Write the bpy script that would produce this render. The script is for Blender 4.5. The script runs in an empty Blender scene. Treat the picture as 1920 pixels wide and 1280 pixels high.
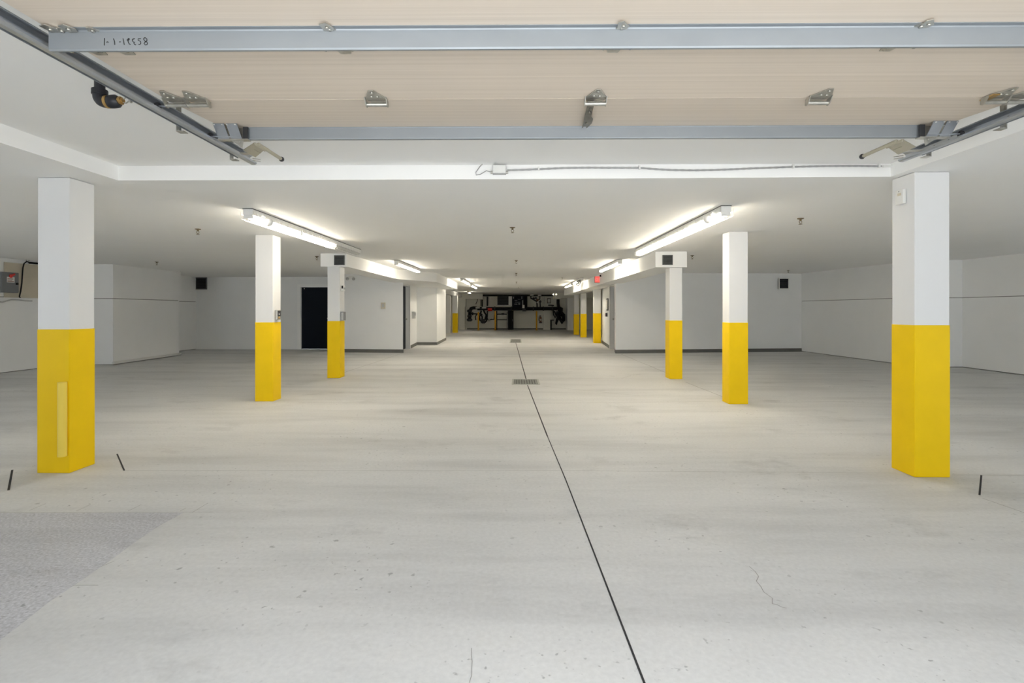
import bpy, bmesh, math, random
from mathutils import Vector, Matrix
random.seed(7)
PI = math.pi
SC = bpy.context.scene
COL = SC.collection
# ---------------------------------------------------------------- camera numbers (1920 x 1280 frame)
F, CX, HY, CAMZ = 940.0, 960.0, 581.0, 1.25
TH = math.atan(9 / F)

def xat(px, Y):                      # world X of photo column px at depth Y
    k = (px - CX) / F
    return Y * (k - math.tan(TH)) / (1 + k * math.tan(TH))
def zat(px, py, Y):                  # world Z of photo point at depth Y
    k = (px - CX) / F
    d = Y / (math.cos(TH) + k * math.sin(TH))
    return CAMZ + (HY - py) * d / F
def pt(px, py, Y):
    return Vector((xat(px, Y), Y, zat(px, py, Y)))
def fl(px, py, z=0.0):               # point of the horizontal plane z
    k = (px - CX) / F
    d = (CAMZ - z) * F / (py - HY)
    Y = d * (math.cos(TH) + k * math.sin(TH))
    return Vector((xat(px, Y), Y, z))
def cz(x, y):                        # ceiling height, it rises slightly
    s = .004 * max(x, 0) + .001 * min(x, 0)
    if y <= 15: return 2.283 + s + .0035 * (y - 6.8)
    return 2.3117 + s - (y - 15) / 18 * .032

# ---------------------------------------------------------------- materials
def newmat(name):
    m = bpy.data.materials.new(name); m.use_nodes = True
    return m, m.node_tree, m.node_tree.nodes['Principled BSDF']
def N(t, kind, **kw):
    n = t.nodes.new(kind)
    for k, v in kw.items():
        if k in n.inputs: n.inputs[k].default_value = v
        else: setattr(n, k, v)
    return n
def mat(name, col, rough=.5, metal=0., var=.06, scale=8., bump=0., stretch=(1, 1, 1), spec=.5):
    m, t, b = newmat(name)
    b.inputs['Roughness'].default_value = rough
    b.inputs['Metallic'].default_value = metal
    b.inputs['Specular IOR Level'].default_value = spec
    tc = N(t, 'ShaderNodeTexCoord'); mp = N(t, 'ShaderNodeMapping', Scale=stretch)
    t.links.new(tc.outputs['Object'], mp.inputs['Vector'])
    no = N(t, 'ShaderNodeTexNoise', Scale=scale, Detail=5.)
    t.links.new(mp.outputs['Vector'], no.inputs['Vector'])
    mx = N(t, 'ShaderNodeMix', data_type='RGBA')
    mx.inputs['A'].default_value = tuple(c * (1 - var) for c in col) + (1,)
    mx.inputs['B'].default_value = tuple(min(1, c * (1 + var)) for c in col) + (1,)
    t.links.new(no.outputs['Fac'], mx.inputs['Factor'])
    t.links.new(mx.outputs['Result'], b.inputs['Base Color'])
    if bump:
        bp = N(t, 'ShaderNodeBump', Strength=bump, Distance=.01)
        t.links.new(no.outputs['Fac'], bp.inputs['Height'])
        t.links.new(bp.outputs['Normal'], b.inputs['Normal'])
    return m
def emit(name, col, s):
    m, t, b = newmat(name)
    b.inputs['Base Color'].default_value = (*col, 1)
    b.inputs['Emission Color'].default_value = (*col, 1)
    b.inputs['Emission Strength'].default_value = s
    return m

M = {}
M['wall'] = mat('wall_paint', (.86, .865, .86), .65, var=.03, scale=2.2, bump=.05)
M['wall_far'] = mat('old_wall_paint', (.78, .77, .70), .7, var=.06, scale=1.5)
M['ceil'] = mat('ceiling_paint', (.90, .90, .885), .75, var=.02, scale=1.5)
M['board'] = mat('stained_board', (.55, .50, .40), .8, var=.12, scale=3)
M['white'] = mat('white_column_paint', (.74, .745, .745), .5, var=.02, scale=5, bump=.04)
M['yellow'] = mat('yellow_column_paint', (.84, .56, .002), .5, var=.07, scale=6, bump=.08, spec=.2)
M['yellow_pale'] = mat('yellow_plastic', (.88, .66, .10), .45, var=.03, spec=.3)
M['bollard'] = mat('bollard_yellow', (.72, .36, .01), .5, var=.1)
M['base'] = mat('grey_baseboard', (.13, .13, .12), .6, var=.1)
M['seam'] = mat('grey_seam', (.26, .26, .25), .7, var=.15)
M['basew'] = mat('white_trim', (.70, .70, .68), .6)
M['galv'] = mat('galvanised_steel', (.44, .47, .51), .36, .8, var=.14, scale=9)
M['strut'] = mat('strut_steel', (.285, .31, .33), .5, .45, var=.10, scale=5, stretch=(1, 1, 2))
M['zinc'] = mat('zinc_plated_steel', (.50, .49, .45), .36, .85, var=.25, scale=40)
M['zincd'] = mat('tarnished_steel', (.20, .19, .165), .45, .7, var=.3, scale=40)
M['dark'] = mat('dark_steel', (.06, .06, .065), .45, .6, var=.2)
M['tan'] = mat('olive_painted_plate', (.42, .39, .30), .5, .1, var=.05)
M['iron'] = mat('black_iron_pipe', (.022, .023, .028), .45, .2, var=.3, scale=20, bump=.1)
M['pipe'] = mat('black_pipe', (.007, .007, .010), .55, .0, var=.3, scale=20, spec=.2)
M['brass'] = mat('brass', (.55, .36, .14), .35, .85, var=.15, scale=30)
M['bronze'] = mat('dull_bronze', (.17, .13, .075), .5, .5, var=.2)
M['navy'] = mat('navy_door_paint', (.003, .006, .012), .6, var=.2, scale=2, spec=.15)
M['black'] = mat('black_plastic', (.008, .008, .008), .6, spec=.15)
M['ink'] = mat('black_marker', (.008, .008, .008), .7)
M['grey'] = mat('grey_enamel', (.16, .165, .175), .45, var=.06)
M['lgrey'] = mat('light_grey_plastic', (.50, .50, .49), .5)
M['mgrey'] = mat('grey_conduit', (.36, .36, .355), .5, .2)
M['whitep'] = mat('white_plastic', (.78, .78, .75), .4)
M['enamel'] = mat('white_enamel', (.80, .80, .78), .35, var=.02)
M['wire'] = mat('chromed_wire', (.72, .72, .70), .35, .4)
M['red'] = mat('red_paint', (.55, .03, .025), .45, var=.1)
M['paper'] = mat('paper', (.72, .70, .66), .8, var=.04)
M['beigep'] = mat('beige_plastic', (.60, .54, .42), .45)
M['copper'] = mat('copper_brown', (.20, .09, .05), .4, .4)
M['grate'] = mat('cast_iron_grate', (.21, .215, .20), .7, .0, var=.35, scale=60)
M['gratel'] = mat('worn_steel_frame', (.42, .43, .40), .6, .0, var=.2)
M['joint'] = mat('joint_sealant', (.025, .025, .028), .8, var=.3)
M['crack'] = mat('hairline_crack', (.30, .29, .28), .9, var=.2)
M['louver'] = mat('dark_louvre', (.045, .045, .05), .5, .3, var=.3)
M['louverg'] = mat('grey_louvre', (.10, .105, .105), .5, .3, var=.3, scale=20)
M['rubber'] = mat('rubber_hose', (.007, .007, .008), .6, spec=.2)
M['tube'] = emit('fluorescent_tube_light', (1.0, .915, .76), 46.0)
M['tubeoff'] = mat('unlit_tube', (.55, .55, .52), .3)
M['exit'] = emit('exit_sign_red', (1.0, .12, .10), .6)
M['lampspot'] = emit('spot_lamp_glow', (1.0, .88, .62), 2.5)

def panel_mat():
    m, t, b = newmat('beige_door_panel')
    b.inputs['Roughness'].default_value = .55
    tc = N(t, 'ShaderNodeTexCoord')
    mp = N(t, 'ShaderNodeMapping', Scale=(.5, 90, 1))
    t.links.new(tc.outputs['Object'], mp.inputs['Vector'])
    n1 = N(t, 'ShaderNodeTexNoise', Scale=1.6, Detail=6., Roughness=.7)
    t.links.new(mp.outputs['Vector'], n1.inputs['Vector'])
    mp2 = N(t, 'ShaderNodeMapping', Scale=(.03, 9, 1))
    t.links.new(tc.outputs['Object'], mp2.inputs['Vector'])
    n2 = N(t, 'ShaderNodeTexNoise', Scale=5., Detail=2.)
    t.links.new(mp2.outputs['Vector'], n2.inputs['Vector'])
    ad = N(t, 'ShaderNodeMath', operation='ADD'); t.links.new(n1.outputs['Fac'], ad.inputs[0]); t.links.new(n2.outputs['Fac'], ad.inputs[1])
    cr = N(t, 'ShaderNodeValToRGB')
    cr.color_ramp.elements[0].position = .60; cr.color_ramp.elements[0].color = (.60, .52, .43, 1)
    cr.color_ramp.elements[1].position = 1.4; cr.color_ramp.elements[1].color = (.72, .635, .54, 1)
    mr = N(t, 'ShaderNodeMapRange'); mr.inputs['From Max'].default_value = 2.0
    t.links.new(ad.outputs[0], mr.inputs['Value'])
    cr.color_ramp.elements[0].position = .34; cr.color_ramp.elements[1].position = .68
    t.links.new(mr.outputs['Result'], cr.inputs['Fac'])
    t.links.new(cr.outputs['Color'], b.inputs['Base Color'])
    bp = N(t, 'ShaderNodeBump', Strength=.12, Distance=.004)
    t.links.new(n1.outputs['Fac'], bp.inputs['Height']); t.links.new(bp.outputs['Normal'], b.inputs['Normal'])
    return m
M['panel'] = panel_mat()

def floor_mat(name, c0, c1, speck, fine):
    m, t, b = newmat(name)
    b.inputs['Roughness'].default_value = .62
    b.inputs['Specular IOR Level'].default_value = .3
    tc = N(t, 'ShaderNodeTexCoord')
    def noise(sx, sy, sc, det, ro=.55):
        mp = N(t, 'ShaderNodeMapping', Scale=(sx, sy, 1)); t.links.new(tc.outputs['Object'], mp.inputs['Vector'])
        n = N(t, 'ShaderNodeTexNoise', Scale=sc, Detail=det, Roughness=ro); t.links.new(mp.outputs['Vector'], n.inputs['Vector'])
        return n.outputs['Fac']
    def ramp(src, p0, v0, p1, v1):
        r = N(t, 'ShaderNodeMapRange')
        for k, v in (('From Min', p0), ('From Max', p1), ('To Min', v0), ('To Max', v1)): r.inputs[k].default_value = v
        t.links.new(src, r.inputs['Value']); return r.outputs['Result']
    def mul(a, c):
        x = N(t, 'ShaderNodeMath', operation='MULTIPLY'); t.links.new(a, x.inputs[0]); t.links.new(c, x.inputs[1]); return x.outputs[0]
    big = ramp(noise(1, 1, .55, 4), .3, .93, .7, 1.05)
    streak = ramp(noise(.22, 1.6, 1.3, 6, .62), .30, .82, .54, 1.02)       # mop and tyre streaks across the aisle
    blot = ramp(noise(.7, 1, 1.7, 6, .65), .30, .82, .42, 1.0)
    fn = ramp(noise(1, 1, fine, 3), .3, 1 - speck, .7, 1 + speck)
    pit = ramp(noise(1, 1, 26, 2), .285, .60, .345, 1.0)                    # small pits
    patch = ramp(noise(1, 1, 1.1, 3), .42, 0, .62, 1)
    px_ = N(t, 'ShaderNodeMix'); px_.inputs['A'].default_value = 1.0
    t.links.new(patch, px_.inputs['Factor']); t.links.new(pit, px_.inputs['B'])
    tot = mul(mul(mul(big, streak), mul(blot, fn)), px_.outputs['Result'])
    mx = N(t, 'ShaderNodeMix', data_type='RGBA')
    mx.inputs['A'].default_value = (*c0, 1); mx.inputs['B'].default_value = (*c1, 1)
    t.links.new(ramp(noise(.4, 1, .7, 3), .35, 0, .65, 1), mx.inputs['Factor'])
    sc_ = N(t, 'ShaderNodeVectorMath', operation='SCALE')
    t.links.new(mx.outputs['Result'], sc_.inputs[0]); t.links.new(tot, sc_.inputs['Scale'])
    t.links.new(sc_.outputs['Vector'], b.inputs['Base Color'])
    bp = N(t, 'ShaderNodeBump', Strength=.10, Distance=.004)
    t.links.new(fn, bp.inputs['Height']); t.links.new(bp.outputs['Normal'], b.inputs['Normal'])
    return m
M['floor'] = floor_mat('concrete_floor', (.625, .627, .625), (.66, .658, .65), .05, 45)
M['rough'] = floor_mat('broomed_concrete', (.53, .53, .56), (.56, .56, .585), .22, 75)

# ---------------------------------------------------------------- mesh building
WORLD = {}
class MB:
    def __init__(s): s.v, s.f, s.mi, s.sm = [], [], [], []; s.cur = 0
    def add(s, vs, fs, smooth=False):
        o = len(s.v); s.v += [Vector(v) for v in vs]
        for f in fs: s.f.append([o + i for i in f]); s.mi.append(s.cur); s.sm.append(smooth)
        return s
    def box(s, x0, x1, y0, y1, z0, z1):
        return s.add([(x, y, z) for z in (z0, z1) for y in (y0, y1) for x in (x0, x1)],
                     [(0, 2, 3, 1), (4, 5, 7, 6), (0, 1, 5, 4), (2, 6, 7, 3), (0, 4, 6, 2), (1, 3, 7, 5)])
    def obox(s, c, sx, sy, sz, rot=None):
        rot = rot or Matrix.Identity(3); c = Vector(c)
        vs = [c + rot @ Vector((x * sx / 2, y * sy / 2, z * sz / 2)) for z in (-1, 1) for y in (-1, 1) for x in (-1, 1)]
        return s.add(vs, [(0, 2, 3, 1), (4, 5, 7, 6), (0, 1, 5, 4), (2, 6, 7, 3), (0, 4, 6, 2), (1, 3, 7, 5)])
    def tube(s, path, r, n=10, cap=True):
        path = [Vector(p) for p in path]; rs = r if isinstance(r, (list, tuple)) else [r] * len(path)
        rings = []; ref = None
        for i, p in enumerate(path):
            a = path[max(i - 1, 0)]; b = path[min(i + 1, len(path) - 1)]
            d = (b - a).normalized()
            if ref is None or abs(ref.dot(d)) > .95:
                ref = Vector((0, 0, 1)) if abs(d.z) < .9 else Vector((1, 0, 0))
            u = d.cross(ref).normalized(); w = d.cross(u).normalized(); ref = -w if w.dot(ref) < 0 else w
            u = d.cross(ref).normalized(); w = ref - d * ref.dot(d); w.normalize()
            rings.append([p + (u * math.cos(2 * PI * k / n) + w * math.sin(2 * PI * k / n)) * rs[i] for k in range(n)])
        vs = [v for rg in rings for v in rg]
        fs = [(i * n + k, i * n + (k + 1) % n, (i + 1) * n + (k + 1) % n, (i + 1) * n + k) for i in range(len(path) - 1) for k in range(n)]
        s.add(vs, fs, True)
        if cap:
            s.add(rings[0], [tuple(range(n))[::-1]]); s.add(rings[-1], [tuple(range(n))])
        return s
    def lathe(s, c, prof, n=16, axis='Z'):      # prof: (r, h) pairs, revolved about an axis through c
        c = Vector(c); vs = []
        for r, h in prof:
            for k in range(n):
                a = 2 * PI * k / n; p = (r * math.cos(a), r * math.sin(a), h)
                if axis == 'Y': p = (p[0], p[2], p[1])
                if axis == 'X': p = (p[2], p[0], p[1])
                vs.append(c + Vector(p))
        fs = [(i * n + k, i * n + (k + 1) % n, (i + 1) * n + (k + 1) % n, (i + 1) * n + k) for i in range(len(prof) - 1) for k in range(n)]
        fs += [tuple(range(n))[::-1], tuple((len(prof) - 1) * n + k for k in range(n))]
        return s.add(vs, fs, True)
    def prism(s, poly, axis, a0, a1):           # closed 2-D polygon pushed along an axis
        def p3(p, a): return {'X': (a, p[0], p[1]), 'Y': (p[0], a, p[1]), 'Z': (p[0], p[1], a)}[axis]
        n = len(poly)
        vs = [p3(p, a0) for p in poly] + [p3(p, a1) for p in poly]
        return s.add(vs, [tuple(range(n))[::-1], tuple(range(n, 2 * n))] + [(i, (i + 1) % n, n + (i + 1) % n, n + i) for i in range(n)])
    def sheet(s, pts, axis, a0, a1, t):         # thin bent plate: open 2-D polyline with thickness t
        P = [Vector((p[0], p[1])) for p in pts]; L, R = [], []
        for i, p in enumerate(P):
            d0 = (P[i] - P[i - 1]).normalized() if i else (P[1] - P[0]).normalized()
            d1 = (P[i + 1] - P[i]).normalized() if i < len(P) - 1 else d0
            n0 = Vector((-d0.y, d0.x)); n1 = Vector((-d1.y, d1.x)); b = (n0 + n1)
            b = b.normalized() if b.length > 1e-6 else n0
            k = t / 2 / max(.35, b.dot(n0))
            L.append(p + b * k); R.append(p - b * k)
        for i in range(len(P) - 1):
            s.prism([L[i], L[i + 1], R[i + 1], R[i]], axis, a0, a1)
        return s
    def build(s, name, m, parent=None, bevel=0.):
        me = bpy.data.meshes.new(name)
        if parent is not None: o0 = WORLD[parent.name]
        else:
            xs = [v.x for v in s.v]; ys = [v.y for v in s.v]; zs = [v.z for v in s.v]
            o0 = Vector(((min(xs) + max(xs)) / 2, (min(ys) + max(ys)) / 2, min(zs)))
        me.from_pydata([v - o0 for v in s.v], [], s.f)
        ms = m if isinstance(m, (list, tuple)) else [m]
        for x in ms: me.materials.append(M[x] if isinstance(x, str) else x)
        for p, k, sm in zip(me.polygons, s.mi, s.sm): p.material_index = k; p.use_smooth = sm
        bm = bmesh.new(); bm.from_mesh(me); bmesh.ops.recalc_face_normals(bm, faces=bm.faces); bm.to_mesh(me); bm.free()
        o = bpy.data.objects.new(name, me); COL.objects.link(o)
        WORLD[o.name] = o0.copy()
        if parent is not None: o.parent = parent
        else: o.location = o0
        if bevel:
            b = o.modifiers.new('edge', 'BEVEL'); b.width = bevel; b.segments = 2; b.limit_method = 'ANGLE'
        return o
def tag(o, label, cat, group=None, kind=None):
    o['label'] = label; o['category'] = cat
    if group: o['group'] = group
    if kind: o['kind'] = kind
    return o
def thing(name, loc, label, cat, group=None, kind=None):
    o = bpy.data.objects.new(name, None); COL.objects.link(o); o.location = loc; o.empty_display_size = .1
    WORLD[o.name] = Vector(loc); return tag(o, label, cat, group, kind)
def copy_tree(o, parent=None):
    c = o.copy(); COL.objects.link(c); WORLD[c.name] = WORLD[o.name].copy()
    if parent is not None: c.parent = parent
    for ch in list(o.children): copy_tree(ch, c)
    return c
def arc(c, r, a0, a1, n, u, v):
    c, u, v = Vector(c), Vector(u), Vector(v)
    return [c + u * r * math.cos(a0 + (a1 - a0) * i / n) + v * r * math.sin(a0 + (a1 - a0) * i / n) for i in range(n + 1)]

# ---------------------------------------------------------------- floor
fm = MB()
fm.add([(-30, -30, 0), (30, -30, 0), (30, 34, 0), (-30, 34, 0)], [(0, 1, 2, 3)])
def strip(pts, w, z=.0012):
    pts = [Vector((p[0], p[1])) for p in pts]
    for a, b in zip(pts, pts[1:]):
        d = (b - a).normalized(); n = Vector((-d.y, d.x)) * w / 2; a2 = a - d * w * .2; b2 = b + d * w * .2
        fm.add([(*(a2 - n), z), (*(b2 - n), z), (*(b2 + n), z), (*(a2 + n), z)], [(0, 1, 2, 3)])
def fpts(*pp): return [fl(x, y) for x, y in pp]
fm.cur = 1                                                   # sawn joints filled with sealant
j = fpts((1208, 1280), (1061, 900), (1026.5, 818), (989, 721.7), (986.5, 710.8), (967, 642), (966, 636))
j = [j[0] + (j[0] - j[1]) * .8] + j
strip(j[:4], .0085); strip(j[3:5], .014); strip(j[5:], .020)
strip(fpts((219.5, 851), (233, 882)), .011); strip(fpts((23, 881), (16, 919)), .013); strip(fpts((1840, 891), (1836.5, 928)), .011)
fm.cur = 2                                                   # fine cracks and faint joints
def wander(a, b, n, amp, w):
    a, b = Vector(a[:2]), Vector(b[:2]); d = (b - a); nn = Vector((-d.y, d.x)).normalized()
    strip([a + d * i / n + nn * (random.uniform(-amp, amp) if 0 < i < n else 0) for i in range(n + 1)], w)
wander(fl(235, 882), fl(1052, 882), 14, .004, .004)
wander(fl(1054, 882), fl(1680, 887), 12, .004, .004)
wander(fl(1785, 890), fl(1920, 891), 3, .003, .004)
strip(fpts((1842, 934), (1920, 961)), .005)
wander(fl(0, 961), fl(400, 960), 8, .003, .003)
for p, q in (((55, 957), (86, 944)), ((143, 958), (170, 946)), ((240, 958), (265, 946)), ((360, 961), (390, 943)), ((338, 958), (349, 952)), ((190, 1062), (214, 1052)), ((136, 1097), (184, 1097))):
    strip(fpts(p, q), .003)
wander(fl(1012, 756), fl(1360, 752), 10, .006, .008); wander(fl(640, 700), fl(755, 662), 8, .01, .012)
wander(fl(1165, 664), fl(1250, 699), 7, .01, .012); wander(fl(1285, 716), fl(1358, 745), 5, .006, .01)
wander(fl(1020, 724), fl(1200, 742), 8, .006, .008); wander(fl(560, 755), fl(960, 756), 9, .006, .008)
wander(fl(1040, 710), fl(1245, 709), 8, .006, .007); wander(fl(1165, 709), fl(1183, 704), 2, .0, .007)
wander(fl(1403, 750), fl(1600, 753), 6, .004, .007)
wander(fl(840, 642), fl(1110, 643), 6, .02, .035)
wander(fl(1405, 1062), fl(1448, 1132), 7, .02, .003); wander(fl(1448, 1132), fl(1475, 1140), 3, .006, .0025)
wander(fl(880, 1280), fl(884, 1215), 5, .01, .002)
fm.cur = 3                                                   # patch of rougher, broomed concrete
pp = fpts((-260, 962), (345, 961), (300, 985), (255, 1015), (205, 1052), (150, 1090), (90, 1130), (40, 1170), (-40, 1230), (-260, 1400))
fm.add([(p.x, p.y, .0008) for p in pp], [tuple(range(len(pp)))])
fo = fm.build('floor', ['floor', 'joint', 'crack', 'rough'])
tag(fo, 'pale grey concrete floor of the parking garage with a dark joint down the middle', 'floor', kind='structure')

# ---------------------------------------------------------------- ceiling with the recess over the garage door
cm = MB()
PX0, PX1, PY1, PZ = xat(222, 3.92), xat(1670, 3.92), 3.92, 2.385
xs = [-11.5, PX0, 0, PX1, 11.5]; ys = [.2, PY1, 7, 15, 24, 33.5]
for i in range(4):
    for k in range(5):
        if k == 0 and i in (1, 2): continue
        q = [(xs[i], ys[k]), (xs[i + 1], ys[k]), (xs[i + 1], ys[k + 1]), (xs[i], ys[k + 1])]
        cm.add([(x, y, cz(x, y)) for x, y in q], [(3, 2, 1, 0)])
cm.add([(PX0, .2, PZ), (PX1, .2, PZ), (PX1, PY1, PZ), (PX0, PY1, PZ)], [(3, 2, 1, 0)])
cm.add([(PX0, PY1, PZ), (0, PY1, PZ), (PX1, PY1, PZ), (PX1, PY1, cz(PX1, PY1)), (0, PY1, cz(0, PY1)), (PX0, PY1, cz(PX0, PY1))], [(0, 1, 2, 3, 4, 5)])
for X in (PX0, PX1):
    cm.add([(X, .2, PZ), (X, PY1, PZ), (X, PY1, cz(X, PY1)), (X, .2, cz(X, .2))], [(0, 1, 2, 3)])
cm.box(-11.5, 11.5, .2, 33.5, 2.395, 2.42)
tag(cm.build('ceiling', 'ceil'), 'smooth white painted ceiling with a shallow recess above the garage door', 'ceiling', kind='structure')

# ---------------------------------------------------------------- walls
def offs(pts, d, ref):
    """shift a polyline sideways by d, away from ref when d > 0"""
    P = [Vector(p) for p in pts]; ref = Vector(ref); out = []
    sg = None; ns = []
    for a, b in zip(P, P[1:]):
        t = (b - a).normalized(); ns.append(Vector((-t.y, t.x)))
    s = 1 if ns[0].dot(ref - P[0]) < 0 else -1
    ns = [n * s for n in ns]
    for i, p in enumerate(P):
        n0 = ns[max(i - 1, 0)]; n1 = ns[min(i, len(ns) - 1)]; b = (n0 + n1).normalized()
        out.append(p + b * d / max(.3, b.dot(n0)))
    return out
def wallseg(m, pts, ref, z0, z1, t=.13):
    Q = offs(pts, t, ref)
    for i in range(len(pts) - 1):
        a, b, c, d = Vector(pts[i]), Vector(pts[i + 1]), Q[i + 1], Q[i]
        m.prism([a, b, c, d], 'Z', z0, z1)
ROOM = (0, 5)
ZT = 2.40
LW = [(-10.2, .2), (-10.22, 11.35), (-9.22, 11.35), (-9.31, 13.66), (-10.24, 13.66), (-10.26, 15.9)]
m = MB(); wallseg(m, LW, ROOM, 0, ZT)
LU = offs([(-10.2, .2), (-10.22, 11.35), (-9.22, 11.35), (-9.31, 13.70), (-10.24, 13.70), (-10.26, 15.9)], -.045, ROOM)
wallseg(m, LU, ROOM, 1.518, ZT, .045)
wallseg(m, offs(LW, -.03, ROOM), ROOM, .015, 1.503, .03)
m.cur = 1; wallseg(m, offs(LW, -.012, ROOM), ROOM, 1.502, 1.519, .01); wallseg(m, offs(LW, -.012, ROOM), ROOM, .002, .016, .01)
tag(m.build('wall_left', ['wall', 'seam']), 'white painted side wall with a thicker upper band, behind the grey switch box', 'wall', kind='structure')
RW = [(9.70, .2), (9.72, 11.03), (8.84, 11.03), (8.60, 15.18)]
m = MB(); wallseg(m, RW, ROOM, 0, ZT)
wallseg(m, offs(RW, -.035, ROOM), ROOM, 1.526, ZT, .035)
wallseg(m, offs(RW, -.03, ROOM), ROOM, .02, 1.512, .03)
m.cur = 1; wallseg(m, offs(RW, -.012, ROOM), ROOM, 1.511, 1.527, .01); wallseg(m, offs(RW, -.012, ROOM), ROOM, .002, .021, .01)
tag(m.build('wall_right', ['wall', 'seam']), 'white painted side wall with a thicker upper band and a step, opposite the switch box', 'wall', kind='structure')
# wall with the navy door, then the corridor side with its doorway
YA = 15.9
DX0, DX1, DZ = xat(564.5, YA), xat(564.5, YA) + .93, zat(564.5, 538, YA)
m = MB()
for a, b, z0 in ((-10.4, DX0, 0), (DX1, -5.3, 0), (DX0, DX1, DZ)):
    m.box(a, b, YA, YA + .13, z0, ZT)
m.box(-5.43, -5.3, 14.93, YA + .13, 0, ZT)
m.prism([(-5.43, 14.80), (-3.32, 14.6), (-3.35, 14.73), (-5.43, 14.93)], 'Z', 0, ZT)
m.prism([(-3.32, 14.6), (-3.43, 15.0), (-3.56, 15.0), (-3.47, 14.72)], 'Z', 0, ZT)
m.prism([(-3.43, 15.0), (-3.445, 16.1), (-3.575, 16.1), (-3.56, 15.0)], 'Z', 2.0, ZT)
m.prism([(-3.445, 16.1), (-3.57, 17.9), (-3.70, 17.9), (-3.575, 16.1)], 'Z', 0, ZT)
m.prism([(-3.70, 17.9), (-2.86, 17.9), (-2.865, 18.03), (-3.70, 18.03)], 'Z', 0, ZT)
m.prism([(-2.8637, 18.02), (-2.95, 20.8), (-3.08, 20.8), (-2.9937, 18.02)], 'Z', 0, ZT)
m.box(-6.0, -2.95, 20.67, 20.8, 0, ZT)
m.box(-6.13, -6.0, 20.67, 32.3, 0, ZT)
tag(m.build('wall_back_left', 'wall'), 'white wall with the navy door, turning into the corridor past a beige thermostat', 'wall', kind='structure')
m = MB()
m.prism([(8.62, 15.18), (2.865, 14.52), (2.865, 14.65), (8.62, 15.31)], 'Z', 0, ZT)
m.prism([(2.866, 14.535), (2.93, 15.0), (3.06, 15.0), (2.995, 14.6)], 'Z', 0, ZT)
m.prism([(2.93, 15.0), (3.0, 16.16), (3.13, 16.16), (3.06, 15.0)], 'Z', 2.0, ZT)
m.prism([(3.0, 16.16), (3.24, 19.1), (3.37, 19.1), (3.13, 16.16)], 'Z', 0, ZT)
m.box(3.24, 7.0, 18.97, 19.1, 0, ZT)
m.box(7.0, 7.13, 18.97, 32.3, 0, ZT)
tag(m.build('wall_back_right', 'wall'), 'white wall behind the free-standing columns, turning into the corridor at an open doorway', 'wall', kind='structure')
YW = 32.2
m = MB(); m.box(-6.1, 7.1, YW, YW + .13, 0, ZT)
tag(m.build('wall_back', 'wall_far'), 'dim far end wall behind the black pipework', 'wall', kind='structure')
m = MB()
for a, b in ((-10.3, -9.4), (-6.4, -1.78), (2.52, 6.2), (9.0, 9.8)): m.box(a, b, .2, .35, 0, ZT)
for a, b in ((-9.4, -6.4), (-1.78, 2.52), (6.2, 9.0)): m.box(a, b, .2, .35, 2.2, ZT)  # outer two openings are unseen, added to let daylight into the side bays
tag(m.build('wall_front', 'wall'), 'white entrance wall around the open garage door', 'wall', kind='structure')

# ---------------------------------------------------------------- soffits (boxed-in ducts under the ceiling)
def soffit(n, polys, z0, label):
    m = MB()
    for p in polys: m.prism(p, 'Z', z0, 2.33)
    return tag(m.build('trim_%d' % n, 'ceil'), label, 'soffit', kind='structure')
SLF, SRF = 9.20, 9.06
sx0, sx1 = xat(601, SLF), xat(649.6, SLF)
soffit(1, [[(sx0, SLF), (sx1, SLF), (-3.09, 12.96), (-2.29, 14.3), (-2.29, 19.4), (-3.45, 19.4), (-3.75, 14.8), (sx0, 14.8)],
           [(-3.95, 19.4), (-3.45, 19.4), (-3.45, 32.0), (-3.95, 32.0)]], 2.05,
       'white boxed soffit that steps in towards the corridor, over the thermostat wall')
rx0, rx1 = xat(1229, SRF), xat(1288, SRF)
soffit(2, [[(rx0, SRF), (rx1, SRF), (rx1, 26.5), (rx0, 26.5)]], 2.02,
       'long straight white soffit running above the row of columns by the exit sign')
m = MB(); m.box(xat(1039, 31), xat(1052, 31), 30.9, 31.9, zat(1045, 560, 31), 2.33); m.box(xat(1052, 31), 5, 30.9, 31.9, 2.0, 2.33)
tag(m.build('trim_3', 'wall_far'), 'short boxed soffit across the far end above the hanging hoses', 'soffit', kind='structure')
m = MB(); m.box(xat(870, 32), xat(906, 32), 31.5, 32.19, zat(880, 560.5, 32), 2.33)
tag(m.build('trim_4', 'wall_far'), 'boxed soffit at the far end above the backflow pipes', 'soffit', kind='structure')
# flat pilasters on the far side
for n, (a, b, Y, lab) in enumerate((((860), 871.6, 31.7, 'white pilaster at the far end beside the backflow pipes'),
                                    (1019, 1033.4, 31.8, 'white pilaster at the far end beside the fire extinguisher'),
                                    (1064, 1075, 31.2, 'white pilaster at the far end beside the hanging hoses'),
                                    (836.5, 844, 27.2, 'white pilaster just past the corridor corner near the far yellow column'))):
    m = MB(); X0, X1 = xat(a, Y), xat(b, Y)
    top = 2.32 if n not in (1,) else zat(1026, 582, Y)
    m.box(X0, X1, Y, Y + .3 if Y < 31 else 32.19, 0, top)
    if n == 0: m.box(xat(858.5, 31.6), xat(873, 31.6), 31.55, 32.19, zat(865, 575, 31.6), 2.32)
    tag(m.build('trim_%d' % (5 + n), 'wall_far' if n < 2 else 'wall'), lab, 'pilaster', kind='structure')

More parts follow.
